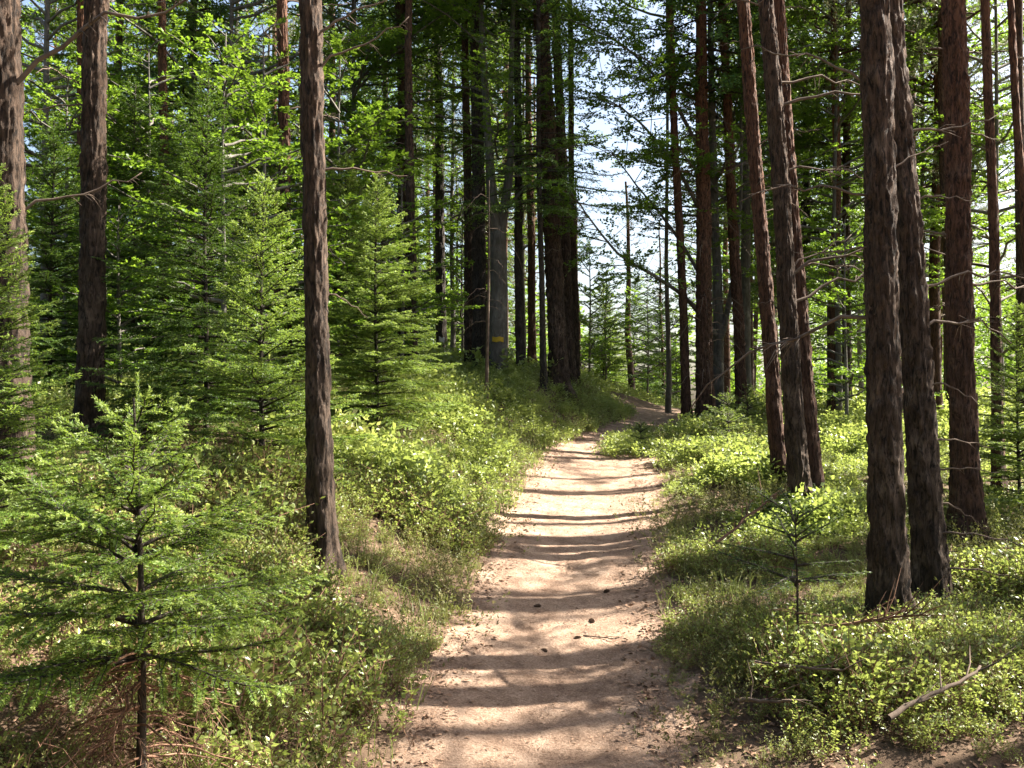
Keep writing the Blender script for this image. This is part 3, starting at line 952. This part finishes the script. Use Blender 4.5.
for k in range(46):
    g = Geo()
    zz = rng.uniform(.18, .56)
    az = rng.rand() * 6.28
    l = rng.uniform(.15, .5)
    P, t = branch_axis(rng, zz, az, l, .05, .55, .1, 8)
    P[:, 2] += np.cumsum(rng.randn(8)) * .008
    tube(g, P, .0042 * (1 - .8 * t) + .0006, 5)
    B0, B1 = [], []
    for j in range(12):
        s = rng.uniform(.25, 1)
        b = np.array([np.interp(s, t, P[:, c]) for c in range(3)])
        d = unit(np.array([math.cos(az), math.sin(az), 0]) * .6 + rng.randn(3) * .6 - UP * .5)
        m_ = b + d * rng.uniform(.03, .1)
        e_ = m_ + unit(d + rng.randn(3) * .5) * rng.uniform(.03, .08)
        B0 += [b, m_]; B1 += [m_, e_]
    sticks(g, B0, B1, .0016, .0008)
    link('dead_twig', g.mesh('dead_twig', [M['browntwig']], True), front)

def spot(px, D):
    return (float(at_depth(px, 400, D)[0]), D)
young('young_spruce', 'slender open young spruce between the straight dark trunk and the lone flaky pine', spot(205, 8.6), YOUNG[2], .62, .4, .026, 3.2)
young('young_spruce', 'bright young spruce spreading right behind the lone flaky pine', spot(376, 10.4), YOUNG[0], .64, 1.3, .024, 2.65)
young('young_spruce', 'young spruce standing just left of the lone flaky pine, its top at mid trunk', spot(262, 7.4), YOUNG[1], .72, 2.4, .022, 2.25)
young('young_spruce', 'dark young spruce filling the space between the two front left trunks', spot(50, 9.8), YOUNG[2], .56, 3.0, .026, 2.85)
young('young_spruce', 'young spruce cut by the left picture edge before the edge pine', spot(-10, 4.9), YOUNG[1], .62, 1.0, .018, 1.95)
young('young_spruce', 'young spruce with broad skirts further back left of the bright one', spot(345, 13), YOUNG[0], .72, 4.0, .026, 3.0)
young('young_spruce', 'tall young spruce deep in the shade behind the slender open one', spot(132, 12.0), YOUNG[2], .7, 5.0, .03, 3.6)
young('young_spruce', 'fresh green young spruce at the right picture edge', spot(1018, 9.6), YOUNG[1], .62, 2.0, .018, 1.95)
young('young_spruce', 'small dark spruce by the path just left of the tight row of three', spot(728, 13.2), SEEDLING[0], 1.05, 2.0, .01, .75)
young('young_spruce', 'tiny spruce behind the small dark one by the path', spot(748, 15.0), SEEDLING[0], 1.0, 4.0, .01, .72)
young('young_spruce', 'tiny bushy spruce at the right foot of the mound', spot(640, 13.8), SEEDLING[1], .8, 1.0, .008, .45)
# thin seedling in front of the right hand trunks
sx, sy = ground_hit(797, 668)
sd = root_at('young_spruce', float(sx), float(sy))
describe(sd, 'thin nearly bare spruce seedling in front of the right trunks', 'young spruce', YG)
g = Geo()
z = np.linspace(-.05, .92, 20)
tube(g, np.stack([.006 * np.sin(z * 5), .006 * np.cos(z * 4), z], 1), .009 * (1 - .7 * np.clip(z, 0, 1)), 7)
link('stem', g.mesh('stem', [M['bark_spruce']], True), sd)
crown_holder('crown', conifer_crown(91, .94, .42, .5, .11, 5, .2, .12, .36, .045, 330, .017, .0036, ('spruce', 'bark_spruce'), .05, .35, .1, True), sd, (0, 0, 0))
for k in range(12):
    g = Geo()
    P, t = branch_axis(rng, rng.uniform(.15, .75), rng.rand() * 6.28, rng.uniform(.12, .4), .15, .3, .05, 7)
    tube(g, P, .003 * (1 - .8 * t) + .0006, 4)
    link('dead_twig', g.mesh('dead_twig', [M['browntwig']], True), sd)

BG_ = 'broadleaf saplings under the trees'
def sapling(label, base, mesh, s, rz, h):
    return young('broadleaf_sapling', label, base, mesh, s, rz, .02 + .004 * h, h, BG_, 'bark_beech', 'sapling')
sapling('light green sapling between the two front left trunks', spot(64, 12.0), SAPLING[0], 1.1, 4.4, 3.7)
sapling('small leafy sapling by the foot of the straight dark trunk', spot(118, 10.0), SAPLING[1], .8, 1.1, 2.1)
sapling('thin leafy sapling close to the sunlit reddish pine', spot(262, 12.2), SAPLING[0], 1.3, 2.2, 4.4)
sapling('airy sapling to the right of the bright young spruce', spot(402, 14.5), SAPLING[1], 1.2, 5.1, 3.1)
sapling('sunlit layered sapling seen right of the tight row of three', spot(846, 14.8), SAPLING[0], .95, .6, 3.2)
sapling('low sapling with bright tiers left of the thick right trunk', spot(868, 16.5), SAPLING[1], .9, 2.6, 2.4)
sapling('leafy sapling high behind the straight dark trunk', spot(146, 12.6), SAPLING[0], 1.25, 1.9, 4.2)
sapling('bright leafy sapling behind the lone flaky pine, up to its top', spot(338, 14.0), SAPLING[0], 1.45, 3.3, 4.9)
sapling('yellow green sapling leaning beside the slender open spruce', spot(222, 10.4), SAPLING[0], 1.15, 5.2, 3.9)
sapling('sapling in light between the dark mound trunks', spot(462, 22.0), SAPLING[0], 1.2, .2, 4.0)
sapling('sunlit sapling low in the bright gap, left of its thin poles', spot(606, 26.0), SAPLING[1], 1.25, 1.7, 3.2)
sapling('sunlit sapling in the bright gap under the diagonal beech limb', spot(648, 27.5), SAPLING[1], 1.3, 4.7, 3.3)
sapling('sapling at the right side of the bright gap by the crooked pine', spot(668, 24.5), SAPLING[1], 1.0, 3.7, 2.6)
sapling('sapling glowing behind the great twin trunks', spot(590, 25.0), SAPLING[0], 1.1, 3.1, 3.8)

# ------------------------------------------------------------------ trees further back
zones = [
 # phrase, px range, depth range, count, gap filter
 ('left of the mound', (-120, 395), (15, 34), 34),
 ('behind the mound', (395, 535), (24, 42), 14),
 ('in the bright gap', (575, 690), (27, 42), 8),
 ('right of the path', (722, 975), (17, 38), 20),
 ('close behind the right trunks', (850, 1040), (14.5, 17), 3),
 ('deep in the left wood', (-150, 420), (34, 48), 22),
 ('deep in the right wood', (700, 1020), (38, 50), 10),
]
KIND = {'pine': ('pine_tree', 'bare stemmed pine'), 'spruce': ('spruce_tree', 'drooping dark spruce'), 'beech': ('beech_tree', 'light leaved beech'), 'young': ('young_spruce', 'bushy young spruce')}
rng = R(2024)
TR = {}
def bg_trunk(kind, v):
    k = (kind, v)
    if k not in TR:
        mat = {'pine': 'bark_red' if v % 2 else 'bark_pine', 'spruce': 'bark_spruce', 'beech': 'bark_beech', 'young': 'bark_spruce'}[kind]
        H = {'pine': 15, 'spruce': 12.5, 'beech': 12, 'young': 4}[kind]
        r = {'pine': .10, 'spruce': .10, 'beech': .10, 'young': .03}[kind]
        TR[k] = trunk_mesh(H, r, 400 + v * 7 + len(kind), (R(v * 3 + len(kind)).uniform(-.02, .02), 0), .03, mat, detail=False)
    return TR[k]
order = []
for zi, (phr, (a, b), (d0, d1), n) in enumerate(zones):
    for i in range(n):
        px = a + (b - a) * (i + rng.rand()) / n
        D = math.sqrt(rng.uniform(d0 ** 2, d1 ** 2))
        if phr.startswith('close'):
            kind = 'pine'
        elif phr == 'in the bright gap':
            kind = 'young' if i % 3 else 'pine'
        elif phr == 'behind the mound':
            kind = ['spruce', 'pine', 'beech', 'pine', 'young'][rng.randint(5)]
        elif 'left' in phr:
            kind = ['spruce', 'pine', 'beech', 'spruce', 'young', 'pine', 'beech'][rng.randint(7)]
        else:
            kind = ['pine', 'beech', 'beech', 'pine', 'pine', 'beech', 'spruce'][rng.randint(7)]
        order.append((phr, kind, px, D))
BGPINE = [pine_crown(15, 9.0, .0, 1.8, nb=90, dens=34, nl=.11, nw=.016), pine_crown(16, 8.0, 0, 1.7, nb=84, dens=34, nl=.11, nw=.016)]
ONES = ['first', 'second', 'third', 'fourth', 'fifth', 'sixth', 'seventh', 'eighth', 'ninth', 'tenth', 'eleventh', 'twelfth', 'thirteenth', 'fourteenth', 'fifteenth', 'sixteenth', 'seventeenth', 'eighteenth', 'nineteenth']
ORD = ONES + ['twentieth'] + ['twenty-' + q for q in ONES[:9]] + ['thirtieth'] + ['thirty-' + q for q in ONES[:9]]
count = {}
for phr, kind, px, D in sorted(order, key=lambda t: t[2]):
    count[(phr, kind)] = count.get((phr, kind), 0) + 1
    k = count[(phr, kind)] - 1
    nm, what = KIND[kind]
    if phr == 'in the bright gap' and kind != 'young':
        kind_h = .5
    else:
        kind_h = rng.uniform(.85, 1.15)
    x = float(at_depth(px, 400, D)[0])
    if abs(x - path_x(D)) < 1.0:
        x += 1.6
    o = root_at(nm, x, D)
    describe(o, f'{what} {phr}, {ORD[k]} such from the left', 'tree', f'{what}s {phr}')
    v = rng.randint(4)
    t = link('trunk', bg_trunk(kind, v), o)
    t.rotation_euler = (0, 0, rng.rand() * 6.28)
    sc = rng.uniform(.75, 1.25)
    t.scale = (sc, sc, kind_h)
    rz = rng.rand() * 6.28
    if kind == 'pine':
        gap = phr == 'in the bright gap'
        crown_holder('crown', BGPINE[v % 2] if not gap else PINE[1], o, (0, 0, (rng.uniform(2.8, 7) if not gap else 9.) * kind_h), rz, rng.uniform(.85, 1.1) * (.4 if gap else 1))
        for q in range(3):
            bb = link('dead_branch', DEAD[rng.randint(12)], o)
            bb.location = (0, 0, rng.uniform(1.5, 4) * kind_h)
            bb.rotation_euler = (0, 0, rng.rand() * 6.28)
    elif kind == 'spruce':
        crown_holder('crown', SPRUCE[v % 3], o, (0, 0, rng.uniform(.4, 2.4)), rz, rng.uniform(.85, 1.1))
    elif kind == 'beech':
        crown_holder('crown', BEECH[v % 3], o, (0, 0, rng.uniform(2.2, 4.0)), rz, rng.uniform(.9, 1.2))
    else:
        crown_holder('crown', YOUNG[v % 3], o, (0, 0, 0), rz, rng.uniform(.9, 1.2))

# unseen pines added at the right to shade path, banks and front undergrowth
for k, (x, y, cs, hh) in enumerate([(6.7, 6.3, (1.05, 1.05, .36), 8.6), (12.0, 8.9, .85, 15), (15.0, 9.8, .8, 15), (10.3, 10.9, .6, 13), (9.0, 8.6, .42, 13), (10.2, 14.6, .5, 14), (18.5, 13, .9, 16), (13.8, 12.0, .75, 14), (7.3, 11.6, .85, 14), (8.6, 9.9, .5, 14)]):
    o = tall_tree('pine_tree', 'unseen tall pine added for its shade, beyond the right picture edge', 'tree', 'pines beyond the right picture edge', (x, y), .13, (R(k).uniform(-.03, .03), R(k + 50).uniform(-.03, .03)), hh, 'bark_red', PINE[k % 3], 6.5 if k == 0 else 8.2 + (k % 3) * .6, cs, rnd_dead(600 + k, 3, 2, 7), 610 + k, .02, False)
for k, (x, y) in enumerate([(5.0, 7.3), (6.4, 8.6), (6.1, 10.5), (7.4, 12.2), (8.2, 14.4), (5.5, 6.6)]):  # unseen slim pines added to throw trunk bars across the path
    o = tall_tree('pine_tree', 'unseen slim pine added for its shadow bars, beyond the right picture edge', 'tree', 'slim pines beyond the right picture edge', (x, y), .075, (R(k + 9).uniform(-.04, .04), R(k + 59).uniform(-.04, .04)), 12, 'bark_red', PINE[k % 3], 9.8 if k in (1, 2) else 8.8, .85 if k in (1, 2) else .5, rnd_dead(660 + k, 10, 1.2, 7), 670 + k, .02, False)
for k, (x, y, cs) in enumerate([(6.3, 8.2, .55), (8.1, 11.2, .6)]):  # unseen beeches added to break the sun on the path into dapple
    o = root_at('beech_tree', x, y)
    describe(o, 'unseen small beech added for its leaf dapple, beyond the right picture edge', 'tree', 'small beeches beyond the right picture edge')
    g = Geo()
    limb(g, [(0, 0, -.2), (.03, 0, 1), (-.03, .04, 3), (.02, 0, 5), (0, 0, 7)], .045, .012, 10, 80 + k)
    link('trunk', g.mesh('trunk', [M['bark_beech']], True), o)
    crown_holder('crown', BEECH[2], o, (0, 0, 3.6), k * 2.0, cs)
# unseen spruces round the viewpoint, added to cut the open sky light
for k, (x, y) in enumerate([(-4.5, -3.5), (-1.8, -6), (2.5, -5), (5.5, -8), (0, -10), (-5, -9), (-7.5, -1), (-7.5, 3), (-9.5, 6.5), (-11, 1), (8.5, -5), (-10, -6)]):
    o = tall_tree('spruce_tree', 'unseen tall spruce added around the viewpoint to block sky light', 'tree', 'spruces around the viewpoint', (x, y), .12, (0, 0), 13, 'bark_spruce', SPRUCE[k % 3], 1.2, 1.0, [], 640 + k, .02, False)

# ------------------------------------------------------------------ far wood closing the view
g = Geo()
rng = R(5)
n = 330000
az = rng.uniform(-1.25, 1.25, n)
D = rng.uniform(52, 74, n)
top = 10 + 5 * noise3(az * 9, 0.3, .5) + 4 * noise3(az * 31, 2.3, .5)
gapf = np.exp(-((np.tan(az) - .125) / .055) ** 2)
top = top * (1 - .66 * gapf)
zz = rng.rand(n) ** .9 * top
dens_ = noise3(az * 40, zz * .45, D * .06)
keep = dens_ > -.3 + .5 * (zz / np.maximum(top, 1)) - .2
az, D, zz = az[keep], D[keep], zz[keep]
P = np.stack([np.sin(az) * D, np.cos(az) * D, zz + ground_z(np.sin(az) * D, np.cos(az) * D)], 1)
d = rng.randn(len(P), 3)
d[:, 2] *= .6
leaf_quads(g, P, d, unit(rng.randn(len(P), 3) + UP), .34 * (.6 + .8 * rng.rand(len(P))), .16 * (.6 + .8 * rng.rand(len(P))))
describe(link('far_forest', g.mesh('far_forest', [M['beech']])), 'far green wood seen as one mass behind the trunks', 'forest', kind='stuff')

# ------------------------------------------------------------------ undergrowth
def shrub_template(seed, nst, h, spread, leaf, nleaf):
    """a bilberry bush: upright stems forking into flat leafy twigs"""
    rng = R(seed)
    A0, A1 = [], []
    for k in range(nst):
        a = rng.rand() * 6.28
        b = np.array([rng.randn() * spread * .35, rng.randn() * spread * .35, -.02])
        d = unit(np.array([math.cos(a) * .45, math.sin(a) * .45, 1]))
        m_ = b + d * h * rng.uniform(.4, .65)
        A0.append(b); A1.append(m_)
        for q in range(4):
            d2 = unit(d * .55 + np.array([rng.randn(), rng.randn(), rng.randn() * .4]) * .6)
            e = m_ + d2 * h * rng.uniform(.25, .55)
            A0.append(m_ - d * h * .12 * q); A1.append(e)
    A0, A1 = np.array(A0), np.array(A1)
    ln = np.linalg.norm(A1 - A0, axis=1).sum()
    g1, g2 = Geo(), Geo()
    isl = np.arange(len(A0)) % 5 != 0
    clothe(g1, rng, A0[isl], A1[isl], np.tile(UP, (isl.sum(), 1)), nleaf / ln * 1.25, leaf, leaf * .6, .5, True, .3, 0, .42)
    sticks(g2, A0, A1, .0016, .0009)
    return g1, g2

def view_points(rng, n, d0, d1, marg=.16):
    if d0 < 8.6:
        marg, n = .42, int(n * 1.38)
    D = np.sqrt(rng.uniform(d0 ** 2, d1 ** 2, n))
    u = rng.uniform(-.512 - marg, .512 + marg, n)
    return u * D, D

def cover(dst_l, dst_s, rng, pts, temps, smin, smax, size=1.):
    x, y = pts
    z = ground_z(x, y)
    a = rng.rand(len(x)) * 6.28
    s = rng.uniform(smin, smax, len(x)) * size
    which = rng.randint(len(temps), size=len(x))
    for k, (g1, g2) in enumerate(temps):
        i = np.where(which == k)[0]
        for src, dst in ((g1, dst_l), (g2, dst_s)):
            if dst is None:
                continue
            V = np.concatenate(src.v)
            Q = np.concatenate(src.q)
            ca, sa = np.cos(a[i]), np.sin(a[i])
            W = np.empty((len(i), len(V), 3), np.float32)
            W[..., 0] = (V[None, :, 0] * ca[:, None] - V[None, :, 1] * sa[:, None]) * s[i, None] + x[i, None]
            W[..., 1] = (V[None, :, 0] * sa[:, None] + V[None, :, 1] * ca[:, None]) * s[i, None] + y[i, None]
            W[..., 2] = V[None, :, 2] * s[i, None] + z[i, None]
            F = Q[None] + (np.arange(len(i)) * len(V))[:, None, None]
            dst.add(W, F.reshape(-1, 4))

def off_path(x, y):
    t = x - path_x(y)
    return np.maximum(-t, t) - half_w(y)

rng = R(31)
lf, st = Geo(), Geo()
near_t = [shrub_template(700 + k, 7, .22, .17, .021, 200) for k in range(6)]
mid_t = [shrub_template(720 + k, 6, .24, .2, .031, 130) for k in range(6)]
far_t = [shrub_template(740 + k, 6, .26, .26, .048, 84) for k in range(5)]
for (d0, d1, n, temps, sm, sx_) in ((2.8, 8.5, 7000, near_t, .5, 1.15), (8.5, 15, 8500, mid_t, .6, 1.2), (15, 30, 7500, far_t, .7, 1.3)):
    x, y = view_points(rng, n, d0, d1)
    op = off_path(x, y)
    cov = noise3(x * .9, y * .9, 11.3) + .5 * noise3(x * 2.6, y * 2.6, 4.2)
    edge = op - .05 - .14 * noise3(x * 2, y * 2, 7.7)
    bare = (rng.rand(len(x)) < .45 * ((x > 0) & (y < 5.6))) | (rng.rand(len(x)) < .7 * (noise3(x * 1.7, y * 1.7, 33.1) > .28))
    bare = bare | ((x < -.5) & (y < 5.4) & (rng.rand(len(x)) < .6))
    k = (edge > -.12 * np.exp(-((y - 16) / 2.5) ** 2) * (x < path_x(y))) & (cov > -.8 + .35 * np.exp(-edge / .3)) & ~bare & ~((y > 21) & (np.abs(x - path_x(y)) < 1.6))
    ps = (x[k], y[k])
    cover(lf, st if d0 < 5 else None, rng, ps, temps, sm, sx_, np.clip(.6 + edge[k] * .8, .55, 1) * np.clip(1.0 + 1.15 * noise3(ps[0] * 1.1, ps[1] * 1.1, 51.), .45, 1.9))
x = rng.uniform(-2.6, 2.2, 1500)
y = rng.uniform(13.2, 19, 1500)
k = off_path(x, y) * np.where(x < path_x(y), 1, -1) > -.12
cover(lf, None, rng, (x[k], y[k]), mid_t, .7, 1.25)
bush = link('bilberry_undergrowth', lf.mesh('bilberry_undergrowth', [M['bilberry']]))
describe(bush, 'low green bilberry shrubs covering the forest floor', 'undergrowth', kind='stuff')
describe(link('undergrowth_stems', st.mesh('undergrowth_stems', [M['browntwig']])), 'thin brown stems of the low bilberry shrubs', 'undergrowth', kind='stuff')

# heather: upright brushes of tiny scale leaves between the bilberry
def heather_template(seed):
    rng = R(seed)
    n = 26
    b = np.stack([rng.randn(n) * .07, rng.randn(n) * .07, np.full(n, -.01)], 1)
    d = unit(np.stack([b[:, 0] * 4 + rng.randn(n) * .25, b[:, 1] * 4 + rng.randn(n) * .25, np.ones(n)], 1))
    m_ = b + d * rng.uniform(.08, .14, (n, 1))
    e = m_ + unit(d + rng.randn(n, 3) * .3) * rng.uniform(.08, .14, (n, 1))
    g1 = Geo()
    clothe(g1, rng, np.concatenate([b + (m_ - b) * .4, m_]), np.concatenate([m_, e]), np.tile([.3, .1, 1.], (2 * n, 1)), 75, .02, .007, .9, False, .25, 0, 1.)
    return g1, g1
hl = Geo()
ht = [heather_template(760 + k) for k in range(5)]
x, y = view_points(rng, 4200, 3.1, 18)
op = off_path(x, y)
hn = noise3(x * 1.2, y * 1.2, 61.) + .4 * noise3(x * 3.1, y * 3.1, 17.)
k = (op > .02) & ((hn > .3) | ((op < .5) & (rng.rand(len(x)) < .35)) | ((x < -.5) & (y < 5.4) & (rng.rand(len(x)) < .3)))
cover(hl, None, rng, (x[k], y[k]), ht, .6, 1.5)
describe(link('heather_undergrowth', hl.mesh('heather_undergrowth', [M['heather']])), 'dull olive heather brushes mixed into the green shrubs', 'undergrowth', kind='stuff')

# grass on the banks
g = Geo()
x, y = view_points(rng, 24000, 3.2, 13.5)
op = off_path(x, y)
gm = noise3(x * 1.1, y * 1.1, 21.7) + .4 * noise3(x * 3.3, y * 3.3, 2.7)
k = (op > -.02 + .1 * noise3(x * 3, y * 3, 1.2)) & (gm > np.where(x < path_x(y), -.2, .2)) & (rng.rand(len(x)) < np.where(op < 1.6, 1, .35))
x, y = x[k], y[k]
z = ground_z(x, y)
n = len(x)
hgt = rng.uniform(.09, .24, n) * (1 + y * .02)
lean_ = rng.randn(n, 2) * .4
b = np.stack([x, y, z - .01], 1)
wd = unit(np.stack([rng.randn(n), rng.randn(n), np.zeros(n)], 1)) * (.0016 + .00022 * y)[:, None]
m1 = b + np.stack([lean_[:, 0] * hgt * .35, lean_[:, 1] * hgt * .35, hgt * .6], 1)
tp = b + np.stack([lean_[:, 0] * hgt * 1.2, lean_[:, 1] * hgt * 1.2, hgt * .85], 1)
V = np.stack([b - wd, b + wd, m1 + wd * .8, m1 - wd * .8, tp], 1).reshape(-1, 3)
o5 = np.arange(n)[:, None] * 5
g.add(V, o5 + np.array([[0, 1, 2, 3]]), o5 + np.array([[3, 2, 4]]))
describe(link('grass', g.mesh('grass', [M['grass']])), 'thin pale grass blades along the edges of the path', 'grass', kind='stuff')

# leaf litter on the floor and needle litter on the path
def flakes(name, label, n, d0, d1, cond, L, W, mat, seed, lift=.006, tilt=.35):
    rng = R(seed)
    x, y = view_points(rng, n, d0, d1)
    k = cond(x, y, rng)
    x, y = x[k], y[k]
    t = x - path_x(y)
    inside = np.clip((1.12 - np.abs(t) / half_w(y)) / .3, -1, 1)
    z = ground_z(x, y) + lift + .016 * np.maximum(inside, 0)
    a = rng.rand(len(x)) * 6.28
    d = np.stack([np.cos(a), np.sin(a), rng.randn(len(x)) * tilt * .5], 1)
    nr = unit(UP + rng.randn(len(x), 3) * tilt)
    g = Geo()
    kk = .5 + rng.rand(len(x))
    leaf_quads(g, np.stack([x, y, z], 1), d, nr, L * kk, W * kk)
    return describe(link(name, g.mesh(name, [M[mat]])), label, 'litter', kind='stuff')
flakes('leaf_litter', 'dry brown leaves and bark flakes strewn beside the path', 36000, 3, 16, lambda x, y, r: (off_path(x, y) > -.22 - .1 * r.rand(len(x))) & (off_path(x, y) < 2.2), .034, .018, 'litter', 41, .010, .4)
flakes('bank_litter', 'brown leaf litter lying on the bare banks beside the path', 16000, 2.8, 8, lambda x, y, r: (off_path(x, y) > -.12 - .12 * r.rand(len(x))) & (off_path(x, y) < 1.6), .032, .015, 'litter', 44, .010, .45)
flakes('needle_litter', 'brown needles and crumbs scattered over the path', 70000, 3.2, 16, lambda x, y, r: off_path(x, y) < .15, .028, .0045, 'litter', 42, .004, .25)

flakes('path_crumbs', 'bark crumbs and bits of dry leaf scattered over the path', 9000, 3.2, 14, lambda x, y, r: off_path(x, y) < .1, .022, .011, 'litter', 43, .004, .25)
# ------------------------------------------------------------------ small things: cones, sticks
def cone_mesh():
    g = Geo()
    rng = R(3)
    t = np.linspace(0, 1, 9)
    P = np.stack([t * .085, 0 * t, 0 * t], 1)
    tube(g, P, .015 * np.sin(np.pi * (.12 + .85 * t)) + .002, 9)
    k = np.arange(90)
    s = .05 + .9 * k / 90
    a = k * 2.4
    rr = .015 * np.sin(np.pi * (.12 + .85 * s)) + .001
    b = np.stack([s * .085, rr * np.cos(a), rr * np.sin(a)], 1)
    d = np.stack([np.full(90, .7), np.cos(a), np.sin(a)], 1)
    leaf_quads(g, b, d, np.stack([-np.ones(90) * .5, np.cos(a), np.sin(a)], 1), np.full(90, .016), np.full(90, .014))
    return g.mesh('pine_cone', [M['cone']])
cm = cone_mesh()
cones = [((319, 680), 'cone lying by the left edge of the path'), ((440, 682), 'dark cone lying left on the path near its shaded front'),
         ((541, 609), 'lone cone on the path centre in banded shade'), ((590, 623), 'cone right of the path centre above two others'),
         ((574, 642), 'cone nearest the pale sunlit patch on the path'), ((547, 655), 'lowest cone of the three in the middle of the path'),
         ((609, 594), 'small cone by the upper right side of the path'), ((653, 543), 'cone at the right rim of the far path')]
for k, ((a, b), lab) in enumerate(cones):
    x, y = ground_hit(a, b)
    o = link('pine_cone', cm)
    o.location = (x, y, float(ground_z(x, y)) + .02)
    o.rotation_euler = (0, .1, k * 1.7)
    describe(o, lab, 'cone', 'cones fallen on the path')
    o.scale = (.6, .6, .6)

def fallen(label, p0, p1, r, seed, name='fallen_branch', mat='deadwood', lift=.03, twigs=5, grp='sticks lying in the undergrowth'):
    a = np.array(ground_hit(*p0)); b = np.array(ground_hit(*p1))
    n = 12
    rng = R(seed)
    t = np.linspace(0, 1, n)
    x = a[0] + (b[0] - a[0]) * t + np.cumsum(rng.randn(n)) * .012
    y = a[1] + (b[1] - a[1]) * t + np.cumsum(rng.randn(n)) * .012
    z = np.interp(t, [0, 1], ground_z(x[[0, -1]], y[[0, -1]])) * .5 + ground_z(x, y) * .5 + lift * (1 + t)
    P = np.stack([x, y, z], 1)
    c = P[0].copy()
    g = Geo()
    tube(g, P - c, r * (1 - .6 * t) + .001, 7)
    for k in range(twigs):
        i = rng.randint(3, n)
        d = unit(unit(P[-1] - P[0]) + rng.randn(3) * .6 + UP * .4)
        l = rng.uniform(.1, .3)
        tube(g, [P[i] - c, P[i] - c + d * l * .5, P[i] - c + d * l + rng.randn(3) * .02], [r * .4, r * .3, .001], 4)
    o = link(name, g.mesh(name, [M[mat]], True))
    o.location = c
    describe(o, label, 'branch', grp)
fallen('thick bare forked stick lying on the shrubs at the lower right', (885, 748), (985, 724), .015, 1, lift=.14)
fallen('bent grey stick running down right below the thin seedling', (752, 690), (850, 728), .011, 2, lift=.15)
fallen('short pale stick at the lower edge of the right undergrowth', (735, 722), (795, 742), .012, 3, lift=.10)
fallen('reddish brown dry branch lying on the shrubs left of the thin seedling', (716, 577), (778, 564), .012, 4, mat='browntwig', lift=.26, twigs=16)
fallen('dry twiggy branch lying before the thick right trunk', (822, 662), (915, 688), .011, 5, mat='browntwig', lift=.2, twigs=26)
fallen('pale twig leaning over the shrubs by the leaning pine', (925, 570), (955, 610), .006, 6, lift=.2, twigs=3)
fallen('small dead stick along the left edge of the path', (350, 690), (410, 672), .006, 7, lift=.02, twigs=2)
fallen('thin crooked twig lying on the path beside the cones', (583, 634), (606, 643), .005, 8, lift=.014, twigs=2)
